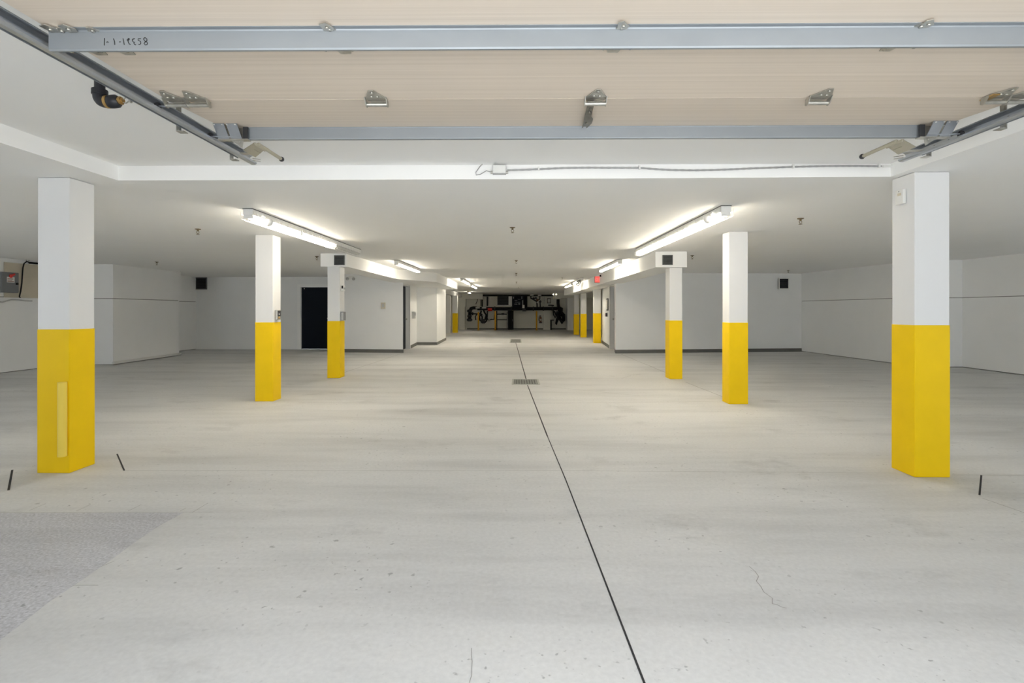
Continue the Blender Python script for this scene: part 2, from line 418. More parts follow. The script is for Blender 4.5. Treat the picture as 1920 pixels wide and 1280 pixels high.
# ---------------------------------------------------------------- baseboards
def baseboard(name, runs, label, mt='base', h=.10, t=.015, z0=0):
    m = MB()
    for pts, ref in runs:
        Q = offs(pts, -t, ref)
        for i in range(len(pts) - 1):
            m.prism([pts[i], pts[i + 1], Q[i + 1], Q[i]], 'Z', z0, h)
    return tag(m.build(name, mt), label, 'baseboard', kind='structure')
baseboard('baseboard_left', [([(-9.19, 11.30), (-9.28, 13.72)], (0, 12))], 'white toe board along the foot of the boxed-out side wall', 'basew', .075, .05, .02)
baseboard('baseboard_back_left', [([(-5.43, 14.80), (-3.32, 14.6), (-3.425, 14.98)], (0, 10)), ([(-3.45, 16.15), (-3.57, 17.9)], (0, 17)), ([(-3.57, 17.9), (-2.86, 17.9), (-2.95, 20.8)], (0, 16))], 'dark grey baseboard below the thermostat and along the corridor corner')
baseboard('baseboard_back_right', [([(8.60, 15.18), (2.865, 14.52), (2.928, 14.98)], (2, 10)), ([(3.005, 16.2), (3.24, 19.1)], (0, 17))], 'dark grey baseboard behind the free-standing columns')
baseboard('baseboard_far', [([(-3.2, 32.2), (3.6, 32.2)], (0, 20))], 'dark baseboard along the far end wall', 'base', .09)

# ---------------------------------------------------------------- doors
r = thing('door_1', ((DX0 + DX1) / 2, YA, 0), 'dark navy door in a white frame, half hidden by a column', 'door', kind='structure')
m = MB(); m.box(DX0 + .004, DX1 - .004, YA + .045, YA + .09, .012, DZ - .004); m.build('door_leaf', 'navy', r)
m = MB()
m.box(DX0 - .115, DX0 + .003, YA - .022, YA - .002, 0, DZ + .08); m.box(DX1 - .003, DX1 + .115, YA - .022, YA - .002, 0, DZ + .08); m.box(DX0, DX1, YA - .022, YA - .002, DZ - .003, DZ + .08)
m.box(DX0 - .05, DX0 - .012, YA - .035, YA - .022, 0, DZ + .045); m.build('door_frame', 'ceil', r)
m = MB(); m.lathe((DX0 + .085, YA + .04, DZ - .05), [(.012, -.004), (.014, .0), (.012, .006)], 10, 'Y'); m.build('viewer', 'whitep', r)
m = MB(); m.lathe((DX1 - .07, YA + .0, .98), [(.028, 0), (.03, .03), (.02, .05)], 12, 'Y'); m.build('door_knob', 'zinc', r)
def side_door(n, y0, y1, x0, x1, sg, label):
    r = thing('door_%d' % n, ((x0 + x1) / 2, (y0 + y1) / 2, 0), label, 'door', kind='structure')
    o = sg * .135
    m = MB(); m.prism([(x0 + o, y0), (x1 + o, y1), (x1 + o + sg * .045, y1), (x0 + o + sg * .045, y0)], 'Z', .01, 2.0); m.build('door_leaf', 'navy', r)
    m = MB()
    m.prism([(x1 - sg * .012, y1 - .02), (x1 + sg * .13, y1 - .02), (x1 + sg * .13, y1 - .001), (x1 - sg * .012, y1 - .001)], 'Z', 0, 2.0)
    m.prism([(x1 - sg * .016, y1 - .02), (x1 - sg * .002, y1 - .02), (x1 + sg * .004 - sg * .002, y1 + .07), (x1 - sg * .012, y1 + .07)], 'Z', 0, 2.06)
    m.prism([(x0 - sg * .016, y0 - .07), (x0 - sg * .006, y0 - .07), (x0 - sg * .002, y0), (x0 - sg * .014, y0)], 'Z', 0, 2.06)
    m.build('door_frame', 'wall', r)
    m = MB(); m.lathe((x1 + o - sg * .01, y1 - .08, .96), [(.022, -.0), (.026, -sg * .04), (.018, -sg * .06)], 10, 'X'); m.build('door_knob', 'zinc', r)
side_door(2, 15.0, 16.1, -3.43, -3.445, -1, 'dark door deep in the corridor doorway beside the grey intercom')
side_door(3, 15.0, 16.16, 2.93, 3.0, 1, 'dark door deep in the corridor doorway under the exit sign')

# ---------------------------------------------------------------- columns
def column(x0, x1, y0, dep, paint, label, top=None):
    y1 = y0 + dep; top = top if top else cz((x0 + x1) / 2, y0) - .003
    r = thing('concrete_column', ((x0 + x1) / 2, (y0 + y1) / 2, 0), label, 'column', 'white columns with yellow lower halves', 'thing')
    m = MB()
    poly = [(x0, y0), (x1, y0), (x1, y1), (x0, y1)]
    m.cur = 0; m.prism([(x0 + .003, y0 + .003), (x1 - .003, y0 + .003), (x1 - .003, y1 - .003), (x0 + .003, y1 - .003)], 'Z', paint - .01, top)
    m.cur = 1; m.prism(poly, 'Z', 0, paint)
    m.build('shaft', ['white', 'yellow'], r, .006)
    return r
def colpx(a, b, base, dep, ppy, label, top=None):
    Y = (fl(a, base).y + fl(b, base).y) / 2
    return column(xat(a, Y), xat(b, Y), Y, dep, zat((a + b) / 2, ppy, Y), label, top), Y
cL1, YL1 = colpx(69, 130, 887, .235, 617, 'white and yellow column with a pale yellow tube fixed up its front edge')
cR1, YR1 = colpx(1715, 1782, 895, .234, 609, 'white and yellow column with a small white sensor box near its top')
cL2, YL2 = colpx(478, 512, 752.5, .234, 604, 'white and yellow column with a key switch just above the yellow')
cR2, YR2 = colpx(1366.7, 1403, 757.5, .22, 604.5, 'bare free-standing white and yellow column reaching the ceiling, with no box or switch')
cL3, YL3 = colpx(613.5, 637.3, 708.5, .255, 601.5, 'white and yellow column under the end of the soffit, in front of the navy door', 2.048)
cR3, YR3 = colpx(1255.3, 1279.7, 710.5, .258, 600.5, 'white and yellow column under the soffit end with a grey vent', 2.018)
for a, b, base, ppy, lab in ((1113.8, 1127, 643.2, 587, 'corridor column beside the open doorway, nearest of the three in a row'),
                             (1089.5, 1100, 632.4, 588, 'corridor column in the middle of the row of three'),
                             (1076.5, 1086, 627.4, 588.8, 'corridor column of the row of three that is deepest in the garage')):
    colpx(a, b, base, .27, ppy, lab, 2.018)
colpx(848.3, 857.5, 623.6, .3, 587, 'dim far column standing alone past the corridor corner', 2.048)
# tube on the first column
X1 = xat(130, YL1)
m = MB(); m.tube([(X1 - .026, YL1 - .031, zat(125, 853, YL1)), (X1 - .026, YL1 - .031, zat(125, 715, YL1))], .029, 16)
m.build('corner_guard', 'yellow_pale', cL1)

# ---------------------------------------------------------------- small boxes on columns
Xr = xat(1715, YR1)
yy = YR1 + .12
xf = Xr - .0275
r = thing('sensor_box', (xf, yy, zat(1691, 383, yy)), 'small white sensor box with a grey display, high on the side of a column', 'sensor')
z0, z1 = zat(1691, 383, yy), zat(1691, 356, yy)
m = MB(); m.box(Xr - .026, Xr - .002, yy - .04, yy + .04, z0, z1); m.build('case', 'whitep', r, .003)
m = MB(); m.box(Xr - .002, Xr + .0, yy - .035, yy + .035, z0 + .005, z1 - .005); m.build('mounting_plate', 'lgrey', r)
m = MB(); m.box(Xr - .029, Xr - .0255, yy - .022, yy + .012, z0 + .065, z0 + .085); m.build('display', 'beigep', r)
m = MB(); m.lathe((Xr - .0265, yy, z0 + .097), [(.004, 0), (.003, -.002)], 8, 'X'); m.build('indicator', 'dark', r)
# key switch on the second column
xk = xat(512, YL2); yk = YL2 + .10
r = thing('key_switch', (xk, yk, 1.12), 'metal key switch box just above the yellow paint of a column', 'switch')
z0, z1 = zat(519, 599, yk), zat(519, 581, yk)
m = MB(); m.box(xk + .001, xk + .035, yk - .05, yk + .05, z0, z1); m.build('case', 'zinc', r, .005)
m = MB(); m.box(xk + .035, xk + .040, yk - .042, yk + .042, z0 + .045, z1 - .012); m.build('face_plate', 'dark', r)
m = MB(); m.lathe((xk + .0365, yk - .01, z0 + .028), [(.016, 0), (.016, .008), (.009, .012)], 12, 'X'); m.build('lock_cylinder', 'brass', r)
m = MB(); m.lathe((xk + .040, yk - .01, z0 + .075), [(.01, 0), (.008, .006)], 10, 'X'); m.build('button', 'whitep', r)
# two boxes on the third column
xk = xat(637.3, YL3); yk = YL3 + .10
r = thing('junction_box', (xk, yk, 1.08), 'grey metal box on the column below the soffit, touching the yellow paint', 'box')
z0, z1 = zat(643, 600.5, yk), zat(643, 584.5, yk)
m = MB(); m.box(xk + .001, xk + .055, yk - .06, yk + .06, z0, z1); m.build('case', 'grey', r, .004)
m = MB(); m.box(xk, xk + .001, yk - .05, yk + .05, z0 + .01, z1 - .01); m.build('mounting_plate', 'lgrey', r)
m = MB(); m.box(xk + .01, xk + .05, yk - .064, yk - .060, z0 + .01, z1 - .01); m.build('cover', 'lgrey', r)
m = MB(); m.lathe((xk + .03, yk - .064, z0 + .06), [(.008, 0), (.006, -.003)], 8, 'Y'); m.build('screw', 'zinc', r)
z0, z1 = zat(643, 545.5, yk), zat(643, 534.5, yk)
r = thing('wall_sensor', (xk, yk, z0), 'white and black motion sensor above the grey box on the column', 'sensor')
m = MB(); m.box(xk + .001, xk + .045, yk - .045, yk + .045, z0, z1); m.build('case', 'whitep', r, .004)
m = MB(); m.box(xk + .012, xk + .04, yk - .05, yk - .0455, z0 + .045, z1 - .012); m.build('lens', 'black', r)
m = MB(); m.lathe((xk + .055, yk - .02, z0 + .05), [(.02, -.02), (.025, 0), (.02, .015)], 12, 'Z'); m.build('eye', 'lgrey', r)

# ---------------------------------------------------------------- vents
def vent(px0, px1, py0, py1, Y, label, frame, lou, ang=0., depth=.02, nslat=7, fw=.025):
    X0, X1 = xat(px0, Y), xat(px1, Y); z0, z1 = zat(px0, py1, Y), zat(px0, py0, Y)
    r = thing('vent_grille', ((X0 + X1) / 2, Y, z0), label, 'vent', 'square vent grilles')
    m = MB()
    for a, b, c, d in ((X0, X1, z0, z0 + fw), (X0, X1, z1 - fw, z1), (X0, X0 + fw, z0 + fw, z1 - fw), (X1 - fw, X1, z0 + fw, z1 - fw)):
        m.box(a, b, Y - depth, Y - .001, c, d)
    m.build('frame', frame, r)
    m = MB(); m.box(X0 + fw, X1 - fw, Y - .004, Y - .001, z0 + fw, z1 - fw); m.build('backing', 'black', r)
    m = MB(); h = (z1 - z0 - 2 * fw) / nslat
    for i in range(nslat):
        zc = z0 + fw + h * (i + .5)
        m.obox(((X0 + X1) / 2, Y - depth * .55, zc), X1 - X0 - 2 * fw, .0025, h * .85, Matrix.Rotation(.6, 3, 'X'))
    m.build('louvres', lou, r)
    r.rotation_euler.z = ang
    return r
vent(366.5, 388.5, 520, 542.5, 15.88, 'dark grey-framed vent grille at the top corner of the navy door wall', 'grey', 'louver', depth=.03)
yv = 15.05
vent(1459, 1479.5, 521, 542, yv - .03, 'dark vent grille in a light frame, high on the wall near the stepped side wall', 'whitep', 'louver', ang=math.atan2(.66, 5.7))
vent(627, 646.5, 478.5, 497, SLF, 'grey vent grille in the soffit end over the column before the navy door', 'louverg', 'louverg', fw=.015)
vent(1241.7, 1261, 478, 496.5, SRF, 'grey vent grille in the soffit end, on the same side as the exit sign', 'louverg', 'louverg', fw=.015)

# ---------------------------------------------------------------- fluorescent strip lights
def strip_light(x0, x1, y0, secs, label, sl=1.17, group='caged fluorescent strip lights', guard=True, kit=False):
    """secs: one flag per 1.2 m section, True = tube lit"""
    L = sl * len(secs); xc = (x0 + x1) / 2; w = x1 - x0; zt = cz(xc, y0) - .002
    r = thing('strip_light', (xc, y0, zt), label, 'light', group)
    m = MB(); hw = w / 2
    m.prism([(xc - hw, zt - .004), (xc + hw, zt - .004), (xc + hw, zt - .062), (xc + hw * .55, zt - .066), (xc - hw * .55, zt - .066), (xc - hw, zt - .062)], 'Y', y0, y0 + L)
    m.build('housing', 'enamel', r)
    m = MB(); m.box(xc - hw - .004, xc + hw + .004, y0 - .004, y0 + L + .004, zt - .005, zt); m.build('mounting_plate', 'dark', r)
    for i, on in enumerate(secs):
        a, b = y0 + i * sl + .03, y0 + (i + 1) * sl - .03
        for dx in (-.02, .02):
            m = MB(); m.tube([(xc + dx, a, zt - .082), (xc + dx, b, zt - .082)], .0145, 10); m.build('fluorescent_tube', 'tube' if on else 'tubeoff', r)
        for yv in (y0 + i * sl + .004, y0 + (i + 1) * sl - .024):
            m = MB(); m.box(xc - .044, xc + .044, yv, yv + .02, zt - .10, zt - .058); m.build('lamp_holder', 'enamel', r)
    if guard:
        m = MB(); g = hw + .018; zb = zt - .125; wr = .0018
        for x, z in ((xc - g, zt - .06), (xc + g, zt - .06), (xc - g, zb + .02), (xc + g, zb + .02), (xc - g * .4, zb), (xc + g * .4, zb)):
            m.tube([(x, y0 - .01, z), (x, y0 + L + .01, z)], wr, 5)
        nr = int(L / .075)
        for i in range(nr + 1):
            y = y0 - .01 + (L + .02) * i / nr
            m.tube([(xc - g, y, zt - .03), (xc - g, y, zb + .02), (xc - g * .5, y, zb), (xc + g * .5, y, zb), (xc + g, y, zb + .02), (xc + g, y, zt - .03)], wr, 5)
        m.build('wire_guard', 'wire', r)
    if kit:
        m = MB(); m.box(xc - hw - .03, xc + hw + .03, y0 + .16, y0 + .20, zt - .05, zt - .03)
        s = 1 if xc < 0 else -1
        m.lathe((xc + s * (hw + .02), y0 + .30, zt - .085), [(.02, -.05), (.04, -.03), (.045, 0), (.03, .02), (.012, .035)], 12, 'Y')
        m.build('guard_clip', 'enamel', r)
    r.rotation_euler.x = .0030
    return r
yL, yR = 5.03, 4.98
strip_light(xat(455.6, yL), xat(473.6, yL), yL, (1, 1, 0), 'long caged strip light with its far section unlit, beside the key-switch column', kit=True)
strip_light(xat(1352.4, yR), xat(1370.8, yR), yR, (1, 1, 1), 'long caged strip light with all three sections lit, by the bare column', kit=True, sl=1.185)
strip_light(-2.56, -2.47, 10.45, (1, 1), 'two-section strip light next to the soffit over the thermostat wall', guard=False)
strip_light(2.09, 2.18, 10.4, (1, 1), 'two-section strip light just before the exit sign', guard=False)
strip_light(-1.87, -1.78, 16.6, (1, 1), 'strip light beside the stepped-in soffit, third along its row', guard=False)
strip_light(-1.87, -1.78, 20.1, (1, 1), 'strip light beyond the stepped-in soffit, fourth along its row', guard=False)
strip_light(-2.72, -2.63, 27.5, (1,), 'short strip light near the far end over the backflow pipes', guard=False)
hl = strip_light(2.10, 2.19, 16.5, (0, 1), 'half-lit strip light with its cover hanging, past the exit sign', guard=False)
strip_light(2.10, 2.19, 19.6, (1, 1), 'strip light after the one with the hanging cover', guard=False)
# lens cover hanging open from the half-lit fitting
m = MB()
c = Vector((2.085, 17.05, 2.16))
m.tube([c + Vector((.0, .55 * math.cos(a), .075 * math.sin(a) + .09 * math.cos(a) * -.0)) for a in [2 * PI * i / 24 for i in range(25)]], .013, 6, cap=False)
m.build('lens_cover', 'dark', hl)['label'] = 'dark oval lens cover hanging open'
m = MB(); m.obox(c, .014, .42, .05); m.build('cover_bar', 'dark', hl)

# ---------------------------------------------------------------- sprinklers
def sprinkler(x, y):
    z = cz(x, y)
    r = thing('ceiling_sprinkler', (x, y, z), 'brass sprinkler', 'sprinkler', 'pendent sprinkler heads')
    m = MB(); m.lathe((x, y, z - .001), [(.036, 0), (.034, -.006), (.014, -.012)], 16); m.build('escutcheon', 'bronze', r)
    m = MB(); m.lathe((x, y, z - .01), [(.012, 0), (.012, -.018), (.008, -.022)], 10)
    for s in (-1, 1): m.tube([(x + s * .010, y, z - .028), (x + s * .016, y, z - .042), (x + s * .004, y, z - .062)], .0035, 6)
    m.build('frame', 'bronze', r)
    m = MB(); m.lathe((x, y, z - .064), [(.006, 0), (.02, -.002), (.02, -.005), (.003, -.008)], 14); m.build('deflector', 'bronze', r)
    return r
sp = [(371, 428, 'sprinkler head between the key-switch column and the tube-guarded column'),
      (961, 426, 'first sprinkler head down the middle of the aisle ceiling, largest of the middle line'),
      (1501, 410, 'sprinkler head beyond the bare column, towards the sensor-box column'),
      (294, 490, 'sprinkler head in front of the boxed-out side wall'),
      (594, 480, 'sprinkler head close beside the soffit end before the navy door'),
      (1298, 479, 'sprinkler head close beside the soffit end on the exit sign side'),
      (968, 488, 'second sprinkler head down the middle of the aisle ceiling'),
      (968, 512, 'third sprinkler head down the middle of the aisle ceiling'),
      (968.5, 528, 'fourth sprinkler head down the middle of the aisle ceiling'),
      (973, 538, 'fifth sprinkler head down the middle of the aisle ceiling'),
      (1054, 520.5, 'sprinkler head near the half-lit strip light'),
      (1478, 507, 'sprinkler head in front of the light-framed dark vent')]
proto = None
for px, py, lab in sp:
    Y = F * 1.03 / (HY - py)
    for _ in range(3): Y = F * (cz(xat(px, Y), Y) - CAMZ) / (HY - py)
    X = xat(px, Y)
    if proto is None: proto = sprinkler(X, Y); o = proto
    else: o = copy_tree(proto); o.location = (X, Y, cz(X, Y))
    o['label'] = lab
# side-wall sprinkler on its elbow next to the garage door
YS = 2.36
r = thing('sprinkler_drop', (xat(187, YS), YS, PZ), 'black iron sprinkler pipe with elbow and brass tip beside the door track', 'sprinkler')
xp = xat(187, YS); zb = zat(187, 189, YS); xq = xp - .012
m = MB(); m.tube([(xp, YS, PZ - .001), (xp, YS, zb + .045)], .0215, 14); m.build('drop_pipe', 'iron', r)
m = MB()
m.tube([(xp, YS, zb + .052), (xp, YS, zb + .028)], .0325, 14)
m.tube([(xp, YS, zb + .04)] + arc((xp + .026, YS, zb + .022), .026, PI, 1.5 * PI, 6, (1, 0, 0), (0, 0, 1)) + [(xp + .036, YS, zb - .005)], .028, 14)
m.build('elbow', 'iron', r)
m = MB(); m.tube([(xq + .045, YS, zb - .005), (xq + .058, YS, zb - .005)], .03, 14); m.build('brass_ring', 'brass', r)
m = MB(); m.tube([(xq + .056, YS, zb - .005), (xq + .062, YS, zb - .005), (xq + .075, YS, zb - .004), (xq + .095, YS, zb - .002), (xq + .105, YS, zb)], [.026, .030, .031, .030, .022], 14); m.build('coupling', 'iron', r)
m = MB(); m.tube([(xq + .104, YS, zb), (xq + .118, YS, zb + .001)], .019, 6); m.tube([(xq + .118, YS, zb + .001), (xq + .125, YS, zb + .001)], .012, 10); m.build('hex_nut', 'brass', r)
m = MB()
for s in (-1, 1): m.tube([(xq + .124, YS, zb + s * .008), (xq + .138, YS, zb + .002 + s * .014), (xq + .155, YS, zb + .003 + s * .003)], .0028, 6)
m.lathe((xq + .156, YS, zb + .003), [(.004, 0), (.014, .002), (.014, .004), (.004, .007)], 12, 'X'); m.build('sprinkler_tip', 'zinc', r)

# ---------------------------------------------------------------- garage door, open overhead
UD = CAMZ + 1.0                      # underside of the horizontal leaves
DL, DR = -1.665, 2.39
HY2 = 2.374; SEC = .485; SL = .075
def dz(y): return UD + max(0, y - HY2) * SL
door = thing('garage_door', ((DL + DR) / 2, 1.6, UD), 'beige sectional garage door rolled open overhead with steel struts', 'garage door')
YE = 2.857
edges = [(.50, .95), (.955, 1.425), (1.43, 1.897), (1.90, HY2 - .002)]
for a, b in edges:
    m = MB(); m.box(DL, DR, a, b, UD, UD + .042); m.build('door_section', 'panel', door)
m = MB(); m.prism([(HY2 + .002, UD), (YE, dz(YE)), (YE - .003, dz(YE) + .042), (HY2 - .001, UD + .042)], 'X', DL, DR); m.build('door_section', 'panel', door)
# middle strut with the handwritten number
def hat(x0, x1, y, zt, h, wd, fl_=.018):
    m = MB()
    m.sheet([(y - fl_, zt - .001), (y, zt - .001), (y + .003, zt - .006), (y + .003, zt - h + .005), (y + .006, zt - h), (y + wd, zt - h + .002), (y + wd + .002, zt - .001), (y + wd + .015, zt - .001)], 'X', x0, x1, .002)
    return m
YS1 = 1.775
st = hat(xat(90, YS1), 2.36, YS1, UD, .072, .018).build('strut', 'strut', door)
def stroke(pts, m, w=.0013):
    m.tube([Vector((p.x, YS1 + .0012, p.z)) for p in (pt(160 + a / 12, 55 + b / 12, YS1 + .0012) for a, b in pts)], w, 5)
m = MB()
stroke([(432, 198), (428, 280), (426, 360)], m)
stroke([(475, 292), (500, 278), (522, 292)], m)
stroke([(632, 210), (655, 270), (662, 345)], m)
stroke([(762, 283), (792, 280)], m)
stroke([(848, 206), (862, 275), (876, 346)], m)
stroke([(935, 240), (965, 243), (990, 225), (985, 202), (965, 205), (955, 240), (965, 290), (985, 325), (1012, 340)], m)
stroke([(1112, 208), (1075, 215), (1058, 240), (1068, 275), (1105, 290), (1090, 310), (1105, 340), (1138, 347)], m)
stroke([(1245, 208), (1190, 212), (1185, 240), (1205, 258), (1240, 270), (1246, 310), (1225, 345), (1195, 330)], m)
stroke([(1345, 185), (1385, 215), (1385, 255), (1345, 285), (1322, 320), (1345, 350), (1385, 345), (1402, 310), (1375, 280), (1335, 262), (1312, 225), (1320, 195), (1345, 185)], m)
m.build('handwritten_number', 'ink', st)
YS2 = YE - .062
st2 = hat(xat(457, YS2), xat(1743, YS2), YS2 + .03, dz(YE) - .002, .066, .03, .004).build('strut', 'strut', door)
# clips that hold the middle strut
for px in (99, 133, 615, 1168, 1737):
    X = xat(px, YS1 - .012); s = 1 if px < 900 else -1
    m = MB(); z = UD - .006
    m.prism([(X - .022, YS1 - .04), (X + s * .004, YS1 - .048), (X + .022, YS1 - .018), (X + .014, YS1 + .001), (X - .018, YS1 + .001)], 'Z', z - .003, z)
    m.lathe((X, YS1 - .022, z - .003), [(.007, 0), (.007, -.005), (.004, -.006)], 6)
    m.build('strut_clip', 'zinc', door)
def hinge(X, Yh, name='hinge', ends=False, rear=.05):
    zf = UD - .002
    r = MB()
    r.prism([(X - .050, Yh - .004), (X - .046, Yh - .030), (X - .010, Yh - .105), (X + .010, Yh - .105), (X + .046, Yh - .030), (X + .050, Yh - .004)], 'Z', zf - .004, zf)
    for s in (-1, 1):
        r.prism([(Yh - .034, zf), (Yh + .012, zf - .004), (Yh + .016, zf - .030), (Yh + .004, zf - .036), (Yh - .010, zf - .030)], 'X', X + s * .050 - .0015, X + s * .050 + .0015)
    h = r.build(name, 'zinc', door)
    m = MB(); m.tube([(X - .052, Yh + .004, zf - .022), (X + .052, Yh + .004, zf - .022)], .0095, 10); m.build('barrel', 'zinc', h)
    m = MB()
    for dx, dy in ((0, -.088), (-.012, -.046), (.014, -.044)): m.lathe((X + dx, Yh + dy, zf - .004), [(.007, 0), (.007, -.005), (.004, -.006)], 6)
    m.build('bolts', 'zinc', h)
    m = MB(); m.prism([(X - .045, Yh + .008), (X + .045, Yh + .008), (X + .02, Yh + rear), (X - .02, Yh + rear)], 'Z', zf - .002, zf + .001); m.build('rear_leaf', 'zinc', h)
    if ends:
        s = -1 if X < 0 else 1
        m = MB(); m.tube([(X, Yh + .004, zf - .026), (X + s * (.094 + .012 * (s > 0)), Yh + .004, zf - .026)], .0055, 8); m.build('roller_stem', 'galv', h)
        m = MB(); m.lathe((X + s * (.094 + .012 * (s > 0)), Yh + .004, zf - .026), [(.010, -.007), (.017, -.007), (.019, 0), (.017, .007), (.010, .007)], 16, 'X'); m.build('roller', 'dark', h)
    return h
for X in (-.664, .371, 1.417): hinge(X, HY2)
h = hinge(DL + .045, HY2, ends=True); hinge(DL + .150, HY2)
h = hinge(DR - .045, HY2, ends=True); hh = hinge(DR - .150, HY2)
m = MB(); m.prism([(DR - .20, HY2 - .05), (DR - .17, HY2 - .05), (DR - .165, HY2 + .02), (DR - .20, HY2 + .02)], 'Z', UD - .012, UD - .007); m.build('hinge_label', 'brass', hh)
for X in (-1.62, -1.51, -.664, .371, 1.417): hinge(X, 1.858, rear=.088)
# latch arm
m = MB()
a = pt(1109, 192, 2.36); b = pt(1095, 243, 2.80)
a.z = UD - .022; b.z = dz(b.y) - .02
d = (b - a); n = Vector((1, 0, 0))
m.add([a + n * -.016, a + n * .016, a.lerp(b, .52) + n * .020, a.lerp(b, .62) + n * .034, a.lerp(b, .78) + n * .034, b + n * .014, b + n * .008 - d * .08, b - n * .004 - d * .08, b - n * .012] ,
      [tuple(range(9))])
m.add([v + Vector((0, 0, .004)) for v in m.v[:9]], [tuple(range(9))[::-1]])
m.add(m.v[:18], [(i, (i + 1) % 9, 9 + (i + 1) % 9, 9 + i) for i in range(9)])
for k in (.08, .2, .32, .74): m.lathe(a.lerp(b, k) + Vector((.004, 0, -.001)), [(.006, 0), (.006, -.004), (.003, -.005)], 6)
m.build('latch_arm', 'zincd', door)
# bottom corner brackets with their rollers
def corner(px, s):
    Y = 2.80; e = pt(px, 229, Y)
    r = MB()
    x0 = DL - .01 if s < 0 else DR + .01
    zt = dz(YE) - .004
    def X(v): return x0 - s * v
    for v in (.0, .072):
        r.add([(X(v), Y - .055, zt - .006), (X(v + .060), Y - .055, zt - .006), (X(v + .060 ) , Y, zt - .072), (X(v), Y, zt - .072),
               (X(v), Y - .052, zt - .003), (X(v + .060), Y - .052, zt - .003), (X(v + .060), Y + .003, zt - .070), (X(v), Y + .003, zt - .070)],
              [(0, 1, 2, 3), (7, 6, 5, 4), (0, 4, 5, 1), (1, 5, 6, 2), (2, 6, 7, 3), (3, 7, 4, 0)])
    o = r.build('corner_bracket', 'galv', door)
    m = MB(); xx = sorted((X(-.005), X(.165))); m.box(xx[0], xx[1], Y - .002, Y + .035, zt - .076, zt - .071); xx = sorted((X(.0), X(.14))); m.box(xx[0], xx[1], Y + .033, Y + .036, zt - .076, zt); m.build('bracket_lip', 'zinc', o)
    m = MB(); xx = sorted((X(.135), X(.162))); m.box(xx[0], xx[1], Y + .004, Y + .014, zt - .07, zt - .003); m.build('strut_end', 'dark', o)
    m = MB()
    for v in (.008, .052, .080, .124): m.lathe((X(v), Y - .057, zt - .01), [(.005, 0), (.005, -.004), (.003, -.005)], 6)
    m.build('bolts', 'wire', o)
    m = MB(); m.tube([(X(.13), Y - .005, UD - .028), (X(-.043 - .012 * (s > 0)), Y - .005, UD - .028)], .0055, 8); m.build('roller_stem', 'galv', o)
    m = MB(); m.lathe((X(-.043 - .012 * (s > 0)), Y - .005, UD - .028), [(.010, -.007), (.017, -.007), (.019, 0), (.017, .007), (.010, .007)], 16, 'X'); m.build('roller', 'dark', o)
    m = MB(); m.add([(X(.06), Y + .01, zt - .074), (X(.135), Y + .01, zt - .074), (X(.128), Y + .01, zt - .118), (X(.06), Y + .013, zt - .074), (X(.135), Y + .013, zt - .074), (X(.128), Y + .013, zt - .118)],
                    [(0, 1, 2), (5, 4, 3), (0, 3, 4, 1), (1, 4, 5, 2), (2, 5, 3, 0)])
    m.lathe((X(.112), Y + .009, zt - .085), [(.006, 0), (.005, -.004)], 8, 'Y'); m.build('cable_tab', 'zinc', o)
corner(395, -1); corner(1800, 1)

